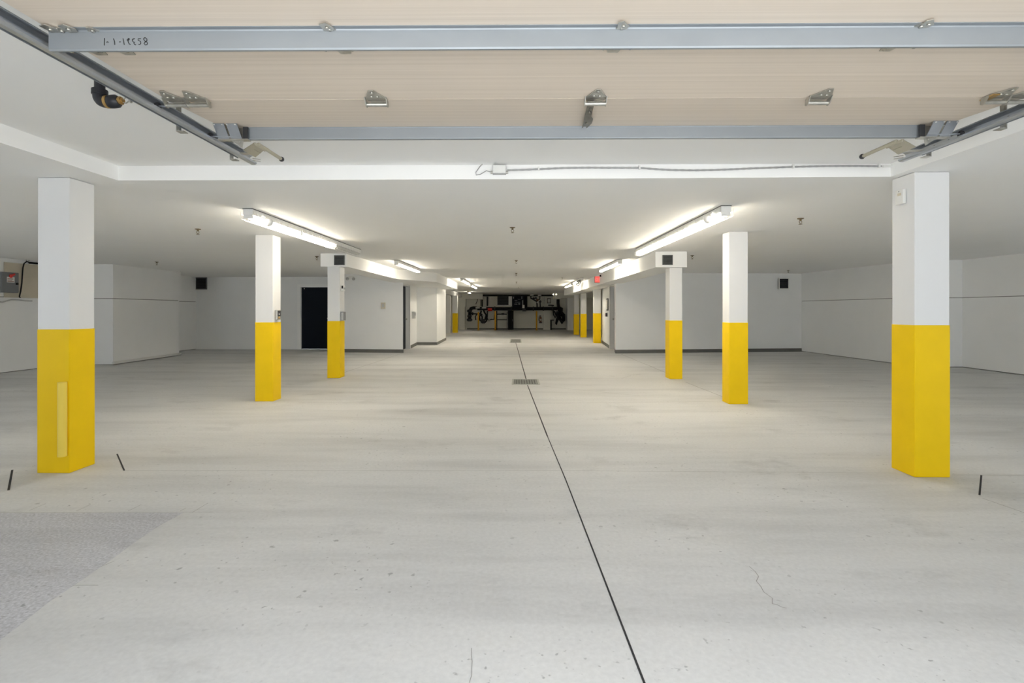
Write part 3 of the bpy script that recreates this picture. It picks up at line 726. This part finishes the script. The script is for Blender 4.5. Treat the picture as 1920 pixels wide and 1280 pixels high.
# ---------------------------------------------------------------- door tracks with bumper springs
def track(s, xi, yend, label):
    """xi: X of the lip next to the door"""
    zb, zt = CAMZ + .945, CAMZ + .997
    r = thing('door_track', (xi + s * .03, 2.0, zb), label, 'door track', 'garage door tracks')
    X = lambda v: xi + s * v
    m = MB()
    m.sheet([(X(0), zb + .012), (X(.0), zb + .004), (X(.010), zb - .001), (X(.030), zb - .002), (X(.046), zb + .008), (X(.050), zb + .024), (X(.046), zt - .008), (X(.030), zt + .002), (X(.006), zt), (X(.002), zt - .006)], 'Y', .62, yend, .0022)
    m.build('rail', 'galv', r)
    m = MB()                                                 # rail angle on the outside
    m.sheet([(X(.054), zb + .002), (X(.054), zt + .012), (X(.085), zt + .012)], 'Y', .62, yend - .12, .002)
    m.build('rail_angle', 'galv', r)
    for y in (2.62, yend - .13):
        m = MB(); xx = sorted((X(.0865), X(.0905)))
        m.box(xx[0], xx[1], y - .018, y + .018, zb - .012, PZ - .002)
        xx = sorted((X(.05), X(.0865))); m.box(xx[0], xx[1], y - .018, y + .018, zb - .012, zb - .008)
        for z in (zb + .0, zb + .05, zb + .1): m.lathe((X(.0865), y, z), [(.006, 0), (.005, -s * .003)], 8, 'X')
        m.build('hanger', 'zinc', r)
    for y in (1.75, 2.0, 2.28, 2.55, 2.9, 3.0, 3.08): m = MB(); m.lathe((X(.0475), y, zb + .026), [(.007, 0), (.007, -s * .003), (.004, -s * .004)], 8, 'X'); m.build('rail_bolt', 'dark', r)
    # plate and sprung rod that stop the door
    zp = CAMZ + .957
    ri, ro = (.262, .085) if s > 0 else (.185, .05)
    q = [(X(-ri), yend - .40 + .02), (X(-ri), yend - .26), (X(-ro), yend - .11), (X(-ro), yend - .25)]
    m = MB(); m.prism(q, 'Z', zp, zp + .004)
    i0, i1 = q[0], q[1]; e = -s * .004
    m.prism([i0, i1, (i1[0] + e, i1[1]), (i0[0] + e, i0[1])], 'Z', zp - .012, zp + .004)
    a, b = Vector(q[0]).lerp(Vector(q[3]), .45), Vector(q[1]).lerp(Vector(q[2]), .45)
    m.prism([a.lerp(b, .45), a.lerp(b, .95), a.lerp(b, .95) + Vector((.004, 0)), a.lerp(b, .45) + Vector((.004, 0))], 'Z', zp - .003, zp)
    m.build('bumper_plate', 'tan', r)
    m = MB(); xr = sorted((X(-ro + .0), X(.0))); m.box(xr[0], xr[1], yend - .2, yend - .16, zp, zp + .004); m.build('plate_tab', 'zinc', r)
    xr = X(-ri - .004); zr = CAMZ + .962
    m = MB(); m.tube([(xr, yend - .34, zr), (xr, yend - .06, zr)], .0105, 12); m.build('bumper_rod', 'tan', r)
    m = MB(); m.lathe((xr, yend - .055, zr), [(.004, -.016), (.013, -.012), (.0165, 0), (.013, .010), (.005, .014)], 12, 'Y'); m.build('rod_tip', 'dark', r)
    m = MB(); m.tube([(X(.01), yend - .03, zb + .03), (X(-.02), yend + .012, zb + .034)], .0025, 6); m.tube([(X(.01), yend - .03, zb + .018), (X(-.02), yend + .012, zb + .021)], .0025, 6)
    m.build('stop_bolts', 'zinc', r)
track(-1, -1.69, 3.24, 'galvanised door track with bumper rod, next to the black sprinkler pipe')
track(1, 2.432, 3.22, 'galvanised door track with bumper rod, above the column with the sensor box')

# ---------------------------------------------------------------- junction box and flexible conduit on the ceiling drop
yb = PY1 - .002
r = thing('conduit_box', (xat(936, yb), yb, zat(936, 328, yb)), 'grey electrical box with a loose wire on the ceiling drop', 'electrical box')
X0, X1, z0, z1 = xat(924, yb), xat(949, yb), zat(936, 328, yb), zat(936, 312, yb)
m = MB(); m.box(X0, X1, yb - .045, yb, z0, z1); m.build('case', 'lgrey', r, .003)
m = MB(); m.box(X0 + .004, X1 - .004, yb - .048, yb - .045, z0 + .004, z1 - .004); m.build('cover', 'whitep', r)
for x in (X0 - .008, X1 + .008): m = MB(); m.tube([(x - .008, yb - .02, z0 + .016), (x + .008, yb - .02, z0 + .016)], .011, 8); m.build('connector', 'zinc', r)
m = MB(); W = [pt(a, b, yb - .02) for a, b in ((923, 323), (912, 320), (900, 327), (893, 328), (892, 323), (900, 312), (908, 304), (913, 304))]
m.tube(W, .0035, 6); m.lathe(W[-1], [(.008, -.006), (.008, .006)], 8, 'X'); m.build('wire', 'mgrey', r)
r = thing('flexible_conduit', (xat(1300, yb), yb, zat(1300, 320, yb)), 'thin grey flexible conduit sagging along the ceiling drop', 'conduit')
m = MB(); C = [(951, 319), (980, 318.3), (1010, 317), (1060, 314.7), (1110, 314.2), (1160, 314.4), (1199, 314.6), (1230, 317), (1260, 318.8), (1300, 319.3), (1340, 318.6), (1400, 316), (1487, 312.6), (1550, 311.3), (1610, 311), (1652, 311.6)]
P = []
for (a, b), (c, d) in zip(C, C[1:]):
    k = max(2, int((c - a) / 6))
    P += [pt(a + (c - a) * i / k, b + (d - b) * i / k, yb - .012) for i in range(k)]
P.append(pt(1652, 311.6, yb - .012))
m.tube(P, [.0062 if i % 2 else .0078 for i in range(len(P))], 8); m.build('conduit', 'mgrey', r)
for a, b in ((1010, 317), (1199, 314.6), (1487, 312.6), (1648, 311.6)):
    p = pt(a, b, yb - .012); m = MB(); m.box(p.x - .006, p.x + .006, yb - .023, yb, p.z - .010, p.z + .018); m.build('clip', 'whitep', r)
m = MB(); p = pt(1655, 311.6, yb - .012); q = pt(1672, 311.2, yb - .012); m.tube([p, q], .009, 8); m.build('connector', 'whitep', r)

# ---------------------------------------------------------------- floor drains
def drain(p0, p1, label):
    x0, y0, x1, y1 = p0[0], p0[1], p1[0], p1[1]
    r = thing('floor_drain', ((x0 + x1) / 2, (y0 + y1) / 2, 0), label, 'drain', 'floor drains along the middle joint')
    m = MB(); w = .035
    m.box(x0, x1, y0, y0 + w, .0014, .006); m.box(x0, x1, y1 - w, y1, .0014, .006); m.box(x0, x0 + w, y0 + w, y1 - w, .0014, .006); m.box(x1 - w, x1, y0 + w, y1 - w, .0014, .006)
    m.build('frame', 'gratel', r)
    m = MB(); m.box(x0 + w, x1 - w, y0 + w, y1 - w, .0013, .002); m.build('pit', 'black', r)
    m = MB()
    for i in range(9):
        x = x0 + w + (x1 - x0 - 2 * w) * (i + .5) / 9; m.box(x - .016, x + .016, y0 + w + .02, y1 - w - .02, .002, .006)
    for i in range(5):
        y = y0 + w + (y1 - y0 - 2 * w) * (i + .5) / 5; m.box(x0 + w + .012, x1 - w - .012, y - .012, y + .012, .002, .005)
    m.build('grate', 'grate', r)
a, b = fl(959.4, 721), fl(1010, 711); drain((a.x, a.y), (a.x + .475, b.y), 'grey iron floor drain on the middle joint, nearer to the garage door')
a, b = fl(955.5, 642.3), fl(977, 636); drain((a.x, a.y), (a.x + .46, b.y), 'pale floor drain at the far end of the middle joint')

# ---------------------------------------------------------------- switch box wall
XL = -10.155
def wallpt(px, py, X=XL):            # point on the side wall plane X
    k = (px - CX) / F; t = math.tan(TH); Y = X * (1 + k * t) / (k - t)
    return Vector((X, Y, zat(px, py, Y)))
p0, p1 = wallpt(7, 500), wallpt(75, 561)
m = MB(); m.box(XL, XL + .012, p0.y, p1.y + .5, 1.50, 2.20)
tag(m.build('wall_board', 'board'), 'bare beige plywood board behind the grey switch box', 'board')
XB = XL + .014
a, b = wallpt(1, 509, XB + .1), wallpt(34, 549, XB + .1)
r = thing('switch_box', (XB, (a.y + b.y) / 2, b.z), 'grey electrical disconnect box with a red handle on the side wall', 'electrical box')
m = MB(); m.box(XB, XB + .11, a.y, b.y, b.z, a.z); m.build('case', 'grey', r, .006)
m = MB(); m.box(XB + .11, XB + .122, a.y + .01, b.y - .01, b.z + .01, a.z - .01); m.build('cover', 'grey', r)
ym = a.y + (b.y - a.y) * .5
m = MB(); m.lathe((XB + .122, ym, a.z - .075), [(.034, 0), (.036, .012), (.028, .022)], 14, 'X'); m.obox((XB + .135, ym + .03, a.z - .055), .02, .09, .03, Matrix.Rotation(.5, 3, 'X')); m.build('handle', 'red', r)
m = MB(); m.box(XB + .122, XB + .124, a.y + .10, a.y + .25, b.z + .20, b.z + .31); m.build('warning_label', 'paper', r)
m = MB()
for i, (c0, c1) in enumerate(((.11, .24), (.11, .20), (.11, .22))): m.box(XB + .124, XB + .1245, a.y + c0, a.y + c1, b.z + .215 + i * .025, b.z + .227 + i * .025)
m.build('label_print', 'copper', r)
m = MB(); m.box(XB + .122, XB + .140, b.y - .07, b.y - .03, b.z + .16, b.z + .20); m.build('latch', 'black', r)
# cable and pipe beside it
r = thing('hanging_cable', wallpt(50, 492), 'black cable hanging from a ceiling hook over the plywood board', 'cable')
m = MB(); m.tube([wallpt(p, q, XL + .05) for p, q in ((55, 492), (50, 490), (45, 494), (43, 502), (42, 515), (41, 530), (39, 545), (36.5, 556), (38, 558))], .011, 8); m.build('cable', 'rubber', r)
m = MB(); t0 = wallpt(52, 490, XL + .05); m.tube([(t0.x, t0.y, cz(t0.x, t0.y) - .001), (t0.x, t0.y, t0.z + .05)], .012, 8); m.tube([t0 + Vector((0, .03 * math.sin(i * PI / 6), .025 + .03 * math.cos(i * PI / 6))) for i in range(13)], .009, 6, cap=False); m.build('hook', 'zinc', r)
m = MB(); m.tube([wallpt(55, 492.5, XL + .06), wallpt(78, 494.5, XL + .06)], .02, 8); tag(m.build('short_pipe', 'pipe'), 'short black pipe beside the hook of the hanging cable', 'pipe')
m = MB(); m.tube([wallpt(p, q, XL + .04) for p, q in ((-6, 566), (5, 566), (14, 563.5), (22, 561.5), (35, 562), (48, 563.5), (60, 564))], .013, 8); tag(m.build('loose_cable', 'lgrey'), 'grey cable lying along the ledge below the switch box', 'cable')

# ---------------------------------------------------------------- thermostat wall and corridor fittings
def onB(px, py):                     # on the slightly turned wall with the thermostat
    x = xat(px, 14.7); Y = 14.6 + (-3.32 - x) * .0948 ; x = xat(px, Y); return Vector((x, Y, zat(px, py, Y)))
a, b = onB(714.6, 578.6), onB(722.8, 567)
r = thing('wall_thermostat', a, 'small beige thermostat plate on the white wall before the corridor', 'thermostat')
m = MB(); m.box(a.x, b.x, a.y - .03, a.y - .012, a.z, b.z); m.build('back_plate', 'beigep', r, .003)
m = MB(); m.box(a.x + .03, b.x - .03, a.y - .045, a.y - .03, a.z + .04, b.z - .035); m.build('cover', 'lgrey', r)
def spots(c, label, s=1.0, mt='whitep', lamp='lgrey', yoff=.0):
    r = thing('emergency_light', c, label, 'light', 'twin-head emergency lights')
    m = MB(); m.obox(c, .16 * s, .06 * s, .07 * s); m.build('battery_case', mt, r)
    m = MB(); m.obox(Vector(c) + Vector((0, .035 * s, 0)), .12 * s, .02 * s, .05 * s); m.build('mounting_plate', mt, r)
    for k in (-1, 1):
        p = Vector(c) + Vector((k * .09 * s, -.05 * s, -.06 * s))
        m = MB(); m.lathe(p, [(.025 * s, .05 * s), (.05 * s, -.02 * s), (.052 * s, -.04 * s)], 12, 'Y'); h = m.build('lamp_head', mt, r)
        m = MB(); m.lathe(p + Vector((0, -.041 * s, 0)), [(.046 * s, 0), (.03 * s, -.008 * s)], 12, 'Y'); m.build('lens', lamp, h)
    return r
spots(pt(659, 519, 14.78 - .05), 'small twin-head lamp under the soffit on the thermostat wall')
spots(pt(775, 531, 17.84), 'white twin-head flood lamp in the inner corner above the intercom')
spots(pt(1040, 550, 30.85), 'twin-head emergency lamp glowing at the far end above the hoses', 1.0, 'whitep', 'lampspot')
# intercom on the corridor wall
Y = 16.62; X = -3.445 - (Y - 16.1) * .0694
r = thing('intercom_panel', (X, Y, zat(770, 597, Y)), 'light grey intercom box on the corridor wall beside the dark doorway', 'intercom')
z0, z1 = zat(770, 597, Y), zat(770, 584, Y)
m = MB(); m.box(X + .012, X + .10, Y - .06, Y + .12, z0, z1); m.build('case', 'lgrey', r, .004)
m = MB(); m.box(X + .10, X + .104, Y - .04, Y + .10, z0 + .1, z1 - .03); m.build('speaker_panel', 'grey', r)
# exit sign and black spotlight under the long soffit
cs = pt(1120.8, 524, 15.2)
r = thing('exit_sign', cs, 'red lit exit sign fixed to the side of the long soffit', 'sign')
m = MB(); m.obox(cs, .19, .08, .19); m.build('case', 'black', r)
m = MB(); m.obox(cs + Vector((-.012, -.045, 0)), .16, .012, .175); m.build('lit_face', 'exit', r)
m = MB(); lw = .0075
def glyph(ch, x, w, h):
    z = cs.z - h / 2; y0, y1 = cs.y - .054, cs.y - .0515
    if ch == 'E':
        m.box(x, x + lw, y0, y1, z, z + h)
        for q in (0, h / 2 - lw / 2, h - lw): m.box(x, x + w, y0, y1, z + q, z + q + lw)
    if ch == 'X':
        for s in (-1, 1): m.obox((x + w / 2, (y0 + y1) / 2, z + h / 2), lw, .002, h * 1.08, Matrix.Rotation(s * math.atan2(w, h), 3, 'Y'))
    if ch == 'I': m.box(x + w / 2 - lw / 2, x + w / 2 + lw / 2, y0, y1, z, z + h)
    if ch == 'T': m.box(x + w / 2 - lw / 2, x + w / 2 + lw / 2, y0, y1, z, z + h); m.box(x, x + w, y0, y1, z + h - lw, z + h)
for i, ch in enumerate('EXIT'): glyph(ch, cs.x - .083 + i * .037, .028, .10)
m.build('lettering', 'whitep', r)
m = MB(); m.box(cs.x + .095, rx0 - .001, cs.y - .02, cs.y + .02, cs.z - .02, cs.z + .02); m.build('bracket', 'black', r)
p = pt(1129, 518.5, 14.9)
r = thing('spot_lamp', p, 'small black spotlight on the soffit just in front of the exit sign', 'light')
m = MB(); m.tube([p + Vector((-.07, 0, .035)), p + Vector((-.03, 0, .02)), p + Vector((.02, 0, -.015)), p + Vector((.06, 0, -.02))], [.022, .03, .032, .018], 10); m.build('lamp_head', 'black', r)
m = MB(); m.tube([p + Vector((.0, 0, 0)), Vector((rx0 + .0, p.y, p.z - .01))], .008, 6); m.build('arm', 'black', r)
# framed notice and fire alarm on the corridor wall
def corr(px, py):
    Y = 17.5
    for _ in range(8): Y = 16.16 + (xat(px, Y) - 3.0) / .0816 if False else Y
    k = (px - CX) / F; t = math.tan(TH); s = (k - t) / (1 + k * t); Y = (3.0 - 16.16 * .08163) / (s - .08163)
    return Vector((xat(px, Y), Y, zat(px, py, Y)))
a, b = corr(1141.2, 582), corr(1138.2, 559)
r = thing('framed_notice', a, 'narrow framed notice on the corridor wall past the open doorway', 'notice')
m = MB(); m.prism([(a.x - .012, a.y), (b.x - .012, b.y), (b.x - .032, b.y), (a.x - .032, a.y)], 'Z', a.z, zat(1139, 559, a.y)); m.build('frame', 'dark', r)
q = .12
A = a.lerp(b, q); B = a.lerp(b, 1 - q); m = MB(); m.prism([(A.x - .032, A.y), (B.x - .032, B.y), (B.x - .036, B.y), (A.x - .036, A.y)], 'Z', a.z + .04, zat(1139, 559, a.y) - .04); m.build('sheet', 'paper', r)
c = corr(1139, 590)
r = thing('fire_alarm_pull', c, 'dark fire alarm pull box below the framed notice', 'alarm')
m = MB(); m.box(c.x - .065, c.x - .012, c.y - .06, c.y + .06, c.z - .06, c.z + .06); m.build('case', 'dark', r, .006)
m = MB(); m.box(c.x - .075, c.x - .065, c.y - .04, c.y + .04, c.z - .015, c.z + .0); m.build('handle', 'red', r)

# ---------------------------------------------------------------- pipework and equipment at the far end
def fz(zx, zy, Y=31.8): return pt(820 + zx / 5.333, 480 + zy / 5.333, Y)
def fb(m, x0, x1, y0, y1, Ya, Yb):
    a, b = fz(x0, y1, Ya), fz(x1, y0, Ya); m.box(a.x, b.x, Ya, Yb, a.z, b.z); return m
m = MB(); fb(m, 345, 1160, 384, 401, 31.6, 31.85)
tag(m.build('cable_tray', 'black'), 'long black tray running under the far ceiling', 'tray')
# the big main
r = thing('water_main', fz(760, 530), 'thick black water main across the far wall with a red section and valves', 'pipe'); MAIN = r
m = MB(); m.tube([fz(400, 524, 31.5), fz(700, 526, 31.5), fz(1195, 524, 31.5)], .105, 14)
e = fz(1195, 524, 31.5); m.tube([e, e + Vector((.06, 0, .02)), e + Vector((.1, 0, .09)), fz(1207, 470, 31.5), fz(1207, 432, 31.5)], .10, 12); m.build('pipe_run', 'pipe', r)
m = MB(); m.tube([fz(506, 531, 31.5), fz(548, 531, 31.5)], .125, 14); m.build('red_valve', 'red', r)
for zx in (575, 740, 870, 960, 1060, 1150):
    m = MB(); c = fz(zx, 525, 31.5); m.lathe(c, [(.14, -.035), (.14, .035)], 14, 'X'); m.build('flange', 'iron', r)
m = MB(); fb(m, 850, 885, 530, 552, 31.35, 31.6); m.build('clamp', 'iron', r)
m = MB(); fb(m, 850, 872, 488, 520, 31.33, 31.38); m.build('tag', 'paper', r)
# backflow assembly

m = MB(); m.tube([fz(395, 517, 31.5), fz(360, 517, 31.5), fz(338, 524, 31.5), fz(328, 545, 31.5), fz(324, 580, 31.5), fz(323, 640, 31.5)], [.09, .10, .11, .11, .09, .12], 12)
m.build('backflow_pipe', 'pipe', r)
for zy, rr in ((548, .16), (600, .14), (637, .18)):
    m = MB(); c = fz(322, zy, 31.5); m.lathe(c, [(rr * .6, -.09), (rr, -.04), (rr, .04), (rr * .6, .09)], 12); m.build('valve_body', 'iron', r)
m = MB(); m.tube([fz(330, 575, 31.5), fz(400, 578, 31.5), fz(440, 578, 31.5)], .04, 8); m.lathe(fz(352, 576, 31.45), [(.09, -.05), (.09, .05)], 12, 'X'); m.build('branch', 'pipe', r)
for zx in (405, 470):
    m = MB(); c = fz(zx, 517, 31.42); m.tube([c + Vector((-.14, 0, 0)), c + Vector((.12, 0, 0))], .05, 10); m.build('silver_coupling', 'wire', r)
# loop manifold

for k, P in enumerate((((440, 545), (432, 575), (450, 610), (445, 650), (470, 668), (490, 650), (498, 600), (500, 545)),
                       ((455, 520), (470, 560), (488, 590), (478, 630), (455, 655), (425, 640), (420, 600), (450, 580)),
                       ((500, 560), (498, 620), (510, 640), (540, 632), (568, 632), (572, 590), (585, 575)),
                       ((385, 640), (380, 605), (395, 580)))):
    m = MB(); m.tube([fz(a, b, 31.55 - .06 * k) for a, b in P], .052 if k < 2 else .036, 8); m.build('pipe_loop', 'pipe', r)
m = MB(); c = fz(455, 650, 31.3); m.lathe(c, [(.13, .06), (.15, 0), (.1, -.05)], 14, 'Y'); m.build('meter', 'iron', r)
m = MB(); c = fz(518, 640, 31.3); m.lathe(c, [(.05, .05), (.07, 0), (.04, -.05)], 10, 'Y'); m.build('brass_valve', 'zinc', r)
m = MB(); c = fz(465, 595, 31.3); m.obox(c, .1, .05, .12); m.build('tag', 'lgrey', r)
# thin risers
def riser(P, rr, name, label, mt='pipe', Y=31.85):
    m = MB(); m.tube([fz(a, b, Y) for a, b in P], rr, 8); m.build(name, mt, MAIN)
riser(((500, 404), (500, 500)), .045, 'riser_pipe', 'straight black riser dropping from the tray to the silver couplings')
riser(((436, 435), (436, 500)), .025, 'riser_pipe', 'thin riser next to a thicker one above the pipe tangle')
riser(((449, 435), (449, 505)), .04, 'riser_pipe', 'thicker of the two short risers above the pipe tangle')
riser(((405, 404), (398, 450), (385, 480)), .02, 'drain_wire', 'bent thin black wire hanging from the tray near the pilaster')
for zx, q in ((1058, 'the black valves'), (1072, 'the black-framed board')):
    r = thing('wall_conduit', fz(zx, 475, 32.17), 'thin grey conduit on the far wall, closer of two to ' + q, 'conduit', 'thin conduits on the far wall')
    m = MB(); m.tube([fz(zx, 405, 32.17), fz(zx, 475, 32.17)], .011, 8); m.build('tube', 'mgrey', r)
    m = MB(); m.obox(fz(zx, 440, 32.18), .05, .02, .03); m.build('mounting_clip', 'mgrey', r)
# bollards
def bollard(zx, zt, label, Y=31.0):
    a = fz(zx, zt, Y)
    r = thing('yellow_bollard', (a.x, Y, 0), label, 'bollard', 'thin yellow bollards before the pipework')
    m = MB(); m.lathe((a.x, Y, 0), [(.047, 0), (.047, a.z - .03), (.038, a.z - .008), (.015, a.z)], 14); m.build('post', 'bollard', r)
    m = MB(); m.lathe((a.x, Y, 0), [(.075, .0), (.075, .012), (.05, .014)], 14); m.build('foot_plate', 'bollard', r)
bollard(410.5, 558, 'thin yellow bollard in front of the pipe tangle')
bollard(579, 548, 'thin yellow bollard beside the black pipe stand')
bollard(992.5, 550, 'thin yellow bollard beside the fire extinguisher')
# pipe stand
r = thing('pipe_stand', fz(640, 735), 'black pipe stand with two level rails between a bollard and the black cabinet', 'stand')
m = MB(); fb(m, 590, 599, 545, 738, 31.5, 31.58); m.build('post', 'pipe', r)
m = MB(); m.tube([fz(697, 560, 31.55), fz(697, 738, 31.55)], .022, 8); m.build('post', 'grey', r)
for zy, rr in ((580, .035), (636, .026)):
    m = MB(); m.tube([fz(597, zy, 31.52), fz(695, zy, 31.52)], rr, 8); m.build('rail', 'pipe', r)
m = MB(); m.lathe(fz(655, 579, 31.5), [(.03, -.12), (.06, -.05), (.06, .05), (.03, .12)], 10, 'X'); m.build('valve', 'iron', r)
# cabinets, grilles
r = thing('tall_cabinet', fz(733, 735), 'tall narrow black cabinet standing against the far wall under the main', 'cabinet')
m = MB(); fb(m, 706, 762, 545, 737, 31.75, 32.18); m.build('body', 'navy', r)
m = MB(); fb(m, 711, 757, 552, 728, 31.735, 31.75); d = m.build('door', 'black', r)
m = MB(); fb(m, 750, 753, 630, 650, 31.72, 31.735); m.build('handle', 'grey', d)
r = thing('wall_grille', fz(655, 488), 'square black grille in a pale frame above the main on the far wall', 'vent')
m = MB(); fb(m, 596, 600, 392, 497, 32.05, 32.18); fb(m, 712, 745, 392, 497, 32.05, 32.18); fb(m, 596, 745, 489, 497, 32.04, 32.18); m.build('frame', 'wall', r)
m = MB(); fb(m, 600, 712, 392, 489, 32.1, 32.18); m.build('backing', 'black', r)
m = MB()
for i in range(12): fb(m, 601, 711, 394 + i * 8, 398 + i * 8, 32.07, 32.1)
m.build('louvres', 'louver', r)
r = thing('control_panel', fz(825, 510), 'large black control panel with pale gauges and pipes above the main', 'panel')
m = MB(); fb(m, 748, 900, 392, 512, 31.95, 32.18); m.build('body', 'navy', r)
for i, (a, b, c, d) in enumerate(((758, 765, 405, 425), (772, 800, 440, 446), (775, 830, 458, 462), (768, 800, 478, 482), (840, 850, 402, 430), (810, 828, 470, 486), (850, 858, 440, 500), (805, 832, 428, 434))):
    m = MB(); fb(m, a, b, c, d, 31.90, 31.95); m.build('gauge' if i % 2 else 'switch_bank', 'grey' if i % 3 else 'lgrey', r)
m = MB(); m.tube([fz(868, 403, 31.85), fz(868, 510, 31.85)], .06, 8); m.build('conduit', 'pipe', r)
m = MB(); m.tube([fz(890, 403, 31.85), fz(890, 510, 31.85)], .05, 8); m.build('conduit', 'pipe', r)
r = thing('valve_cluster', fz(975, 500), 'cluster of dark valves with white handles hanging under the tray', 'valve')
m = MB(); m.tube([fz(935, 402, 31.7), fz(935, 420, 31.7), fz(965, 436, 31.7), fz(995, 455, 31.7), fz(998, 515, 31.7)], .045, 8); m.tube([fz(1025, 402, 31.7), fz(1024, 430, 31.7), fz(1000, 440, 31.7)], .035, 8); m.tube([fz(1027, 440, 31.7), fz(1030, 512, 31.7)], .035, 8); m.build('pipe_run', 'pipe', r)
for zx, zy in ((945, 391), (1022, 392)):
    m = MB(); c = fz(zx, zy, 31.55); m.obox(c, .22, .06, .05); m.build('white_handle', 'enamel', r)
for zx, zy in ((962, 425), (1000, 440), (985, 420), (1030, 455)):
    m = MB(); c = fz(zx, zy, 31.6); m.lathe(c, [(.05, -.05), (.085, 0), (.05, .05)], 10, 'Y'); m.build('valve_body', 'copper' if zx == 1000 else 'iron', r)
m = MB(); m.lathe(fz(1002, 462, 31.5), [(.04, .02), (.05, 0), (.03, -.02)], 10, 'Y'); m.build('gauge', 'whitep', r)
r = thing('notice_board', fz(1116, 470), 'small pale board in a black frame high on the far wall', 'notice')
m = MB(); fb(m, 1098, 1135, 422, 472, 32.14, 32.18); m.build('frame', 'black', r)
m = MB(); fb(m, 1103, 1130, 429, 465, 32.13, 32.14); m.build('sheet', 'paper', r)
riser(((1108, 490), (1130, 490), (1165, 494)), .04, 'stub_pipe', 'short horizontal stub pipe under the black-framed board', 'iron')
# fire extinguisher
c = fz(1032, 668, 32.05)
r = thing('fire_extinguisher', c, 'dark fire extinguisher hung on the far wall between a bollard and a pilaster', 'fire extinguisher')
m = MB(); m.lathe(c, [(.06, 0), (.075, .03), (.075, .33), (.05, .39), (.025, .41)], 14); m.build('cylinder', 'copper', r)
m = MB(); m.obox(c + Vector((0, 0, .44)), .05, .05, .05); m.obox(c + Vector((-.03, 0, .475)), .14, .03, .02); m.build('valve_head', 'dark', r)
m = MB(); m.tube([c + Vector((-.03, 0, .44)), c + Vector((-.10, 0, .40)), c + Vector((-.12, 0, .25)), c + Vector((-.10, 0, .12))], .018, 8); m.build('hose', 'rubber', r)
m = MB(); m.obox(c + Vector((0, -.072, .2)), .09, .012, .12); m.build('label_plate', 'paper', r)
m = MB(); fb(m, 1018, 1047, 662, 670, 31.95, 32.18); m.build('shelf_bracket', 'dark', r)
# post by the pilaster
r = thing('standpipe', fz(1137, 735), 'short black standpipe on the floor next to the hanging hoses', 'pipe')
m = MB(); a = fz(1137, 640, 31.5); m.tube([(a.x, 31.5, 0), (a.x, 31.5, a.z)], .05, 10); m.build('pipe_run', 'pipe', r)
m = MB(); m.obox(a + Vector((.06, 0, .0)), .22, .07, .07); m.build('valve', 'iron', r)
# hose hanks
def hank(P, rr, n, label, Y):
    r = thing('hanging_hose', fz(*P[0], Y), label, 'hose', 'black hoses hung on the far wall')
    for i in range(n):
        m = MB(); m.tube([fz(a + random.uniform(-4, 4), b + random.uniform(-4, 4), Y - .03 * i) for a, b in P], rr, 8); m.build('hose_loop', 'rubber', r)
    m = MB(); q = fz(*P[0], Y); m.obox(q + Vector((0, .0, .02)), .1, .3, .05); m.build('hook', 'iron', r)
hank(((1240, 520), (1222, 530), (1215, 580), (1225, 625), (1250, 665), (1262, 640), (1262, 580), (1250, 560), (1240, 600), (1236, 570), (1240, 518)), .085, 7, 'fat hank of black hose hanging next to the white pilaster', 31.95)
hank(((1200, 556), (1197, 590), (1202, 630), (1188, 680), (1198, 640), (1210, 590), (1205, 556)), .06, 4, 'slim hank of black hose hanging below the main elbow', 31.42)
hank(((1160, 545), (1165, 590), (1180, 620), (1190, 590), (1178, 560), (1168, 550)), .035, 2, 'small loop of black hose beside the standpipe', 31.05)

# ---------------------------------------------------------------- light from outside
w = bpy.data.worlds.new('sky'); SC.world = w; w.use_nodes = True
bg = w.node_tree.nodes['Background']; bg.inputs['Color'].default_value = (.86, .93, 1.0, 1); bg.inputs['Strength'].default_value = 2.7

sd = bpy.data.lights.new('sun', 'SUN'); so = bpy.data.objects.new('sun', sd); COL.objects.link(so)
sd.energy = 26.0; sd.angle = .03; sd.color = (1.0, .985, .97); so.location = (0, -6, 12)
so.rotation_euler = (-math.radians(40), 0, 0)       # from over the roof, onto the driveway outside only

# ---------------------------------------------------------------- camera and view
cam = bpy.data.cameras.new('camera'); co = bpy.data.objects.new('camera', cam); COL.objects.link(co)
co.location = (0, 0, CAMZ); co.rotation_euler = (PI / 2, 0, TH)
cam.sensor_width = 36; cam.lens = F / 1920 * 36; cam.shift_y = -(640 - HY) / 1920; cam.clip_start = .05; cam.clip_end = 200
SC.camera = co
vs = SC.view_settings
vs.view_transform = 'Standard'; vs.look = 'None'; vs.gamma = 1; vs.use_curve_mapping = False; vs.exposure = 0.25
SC.cycles.max_bounces = 16; SC.cycles.diffuse_bounces = 10; SC.cycles.use_denoising = True
SC.cycles.sample_clamp_indirect = 6.0
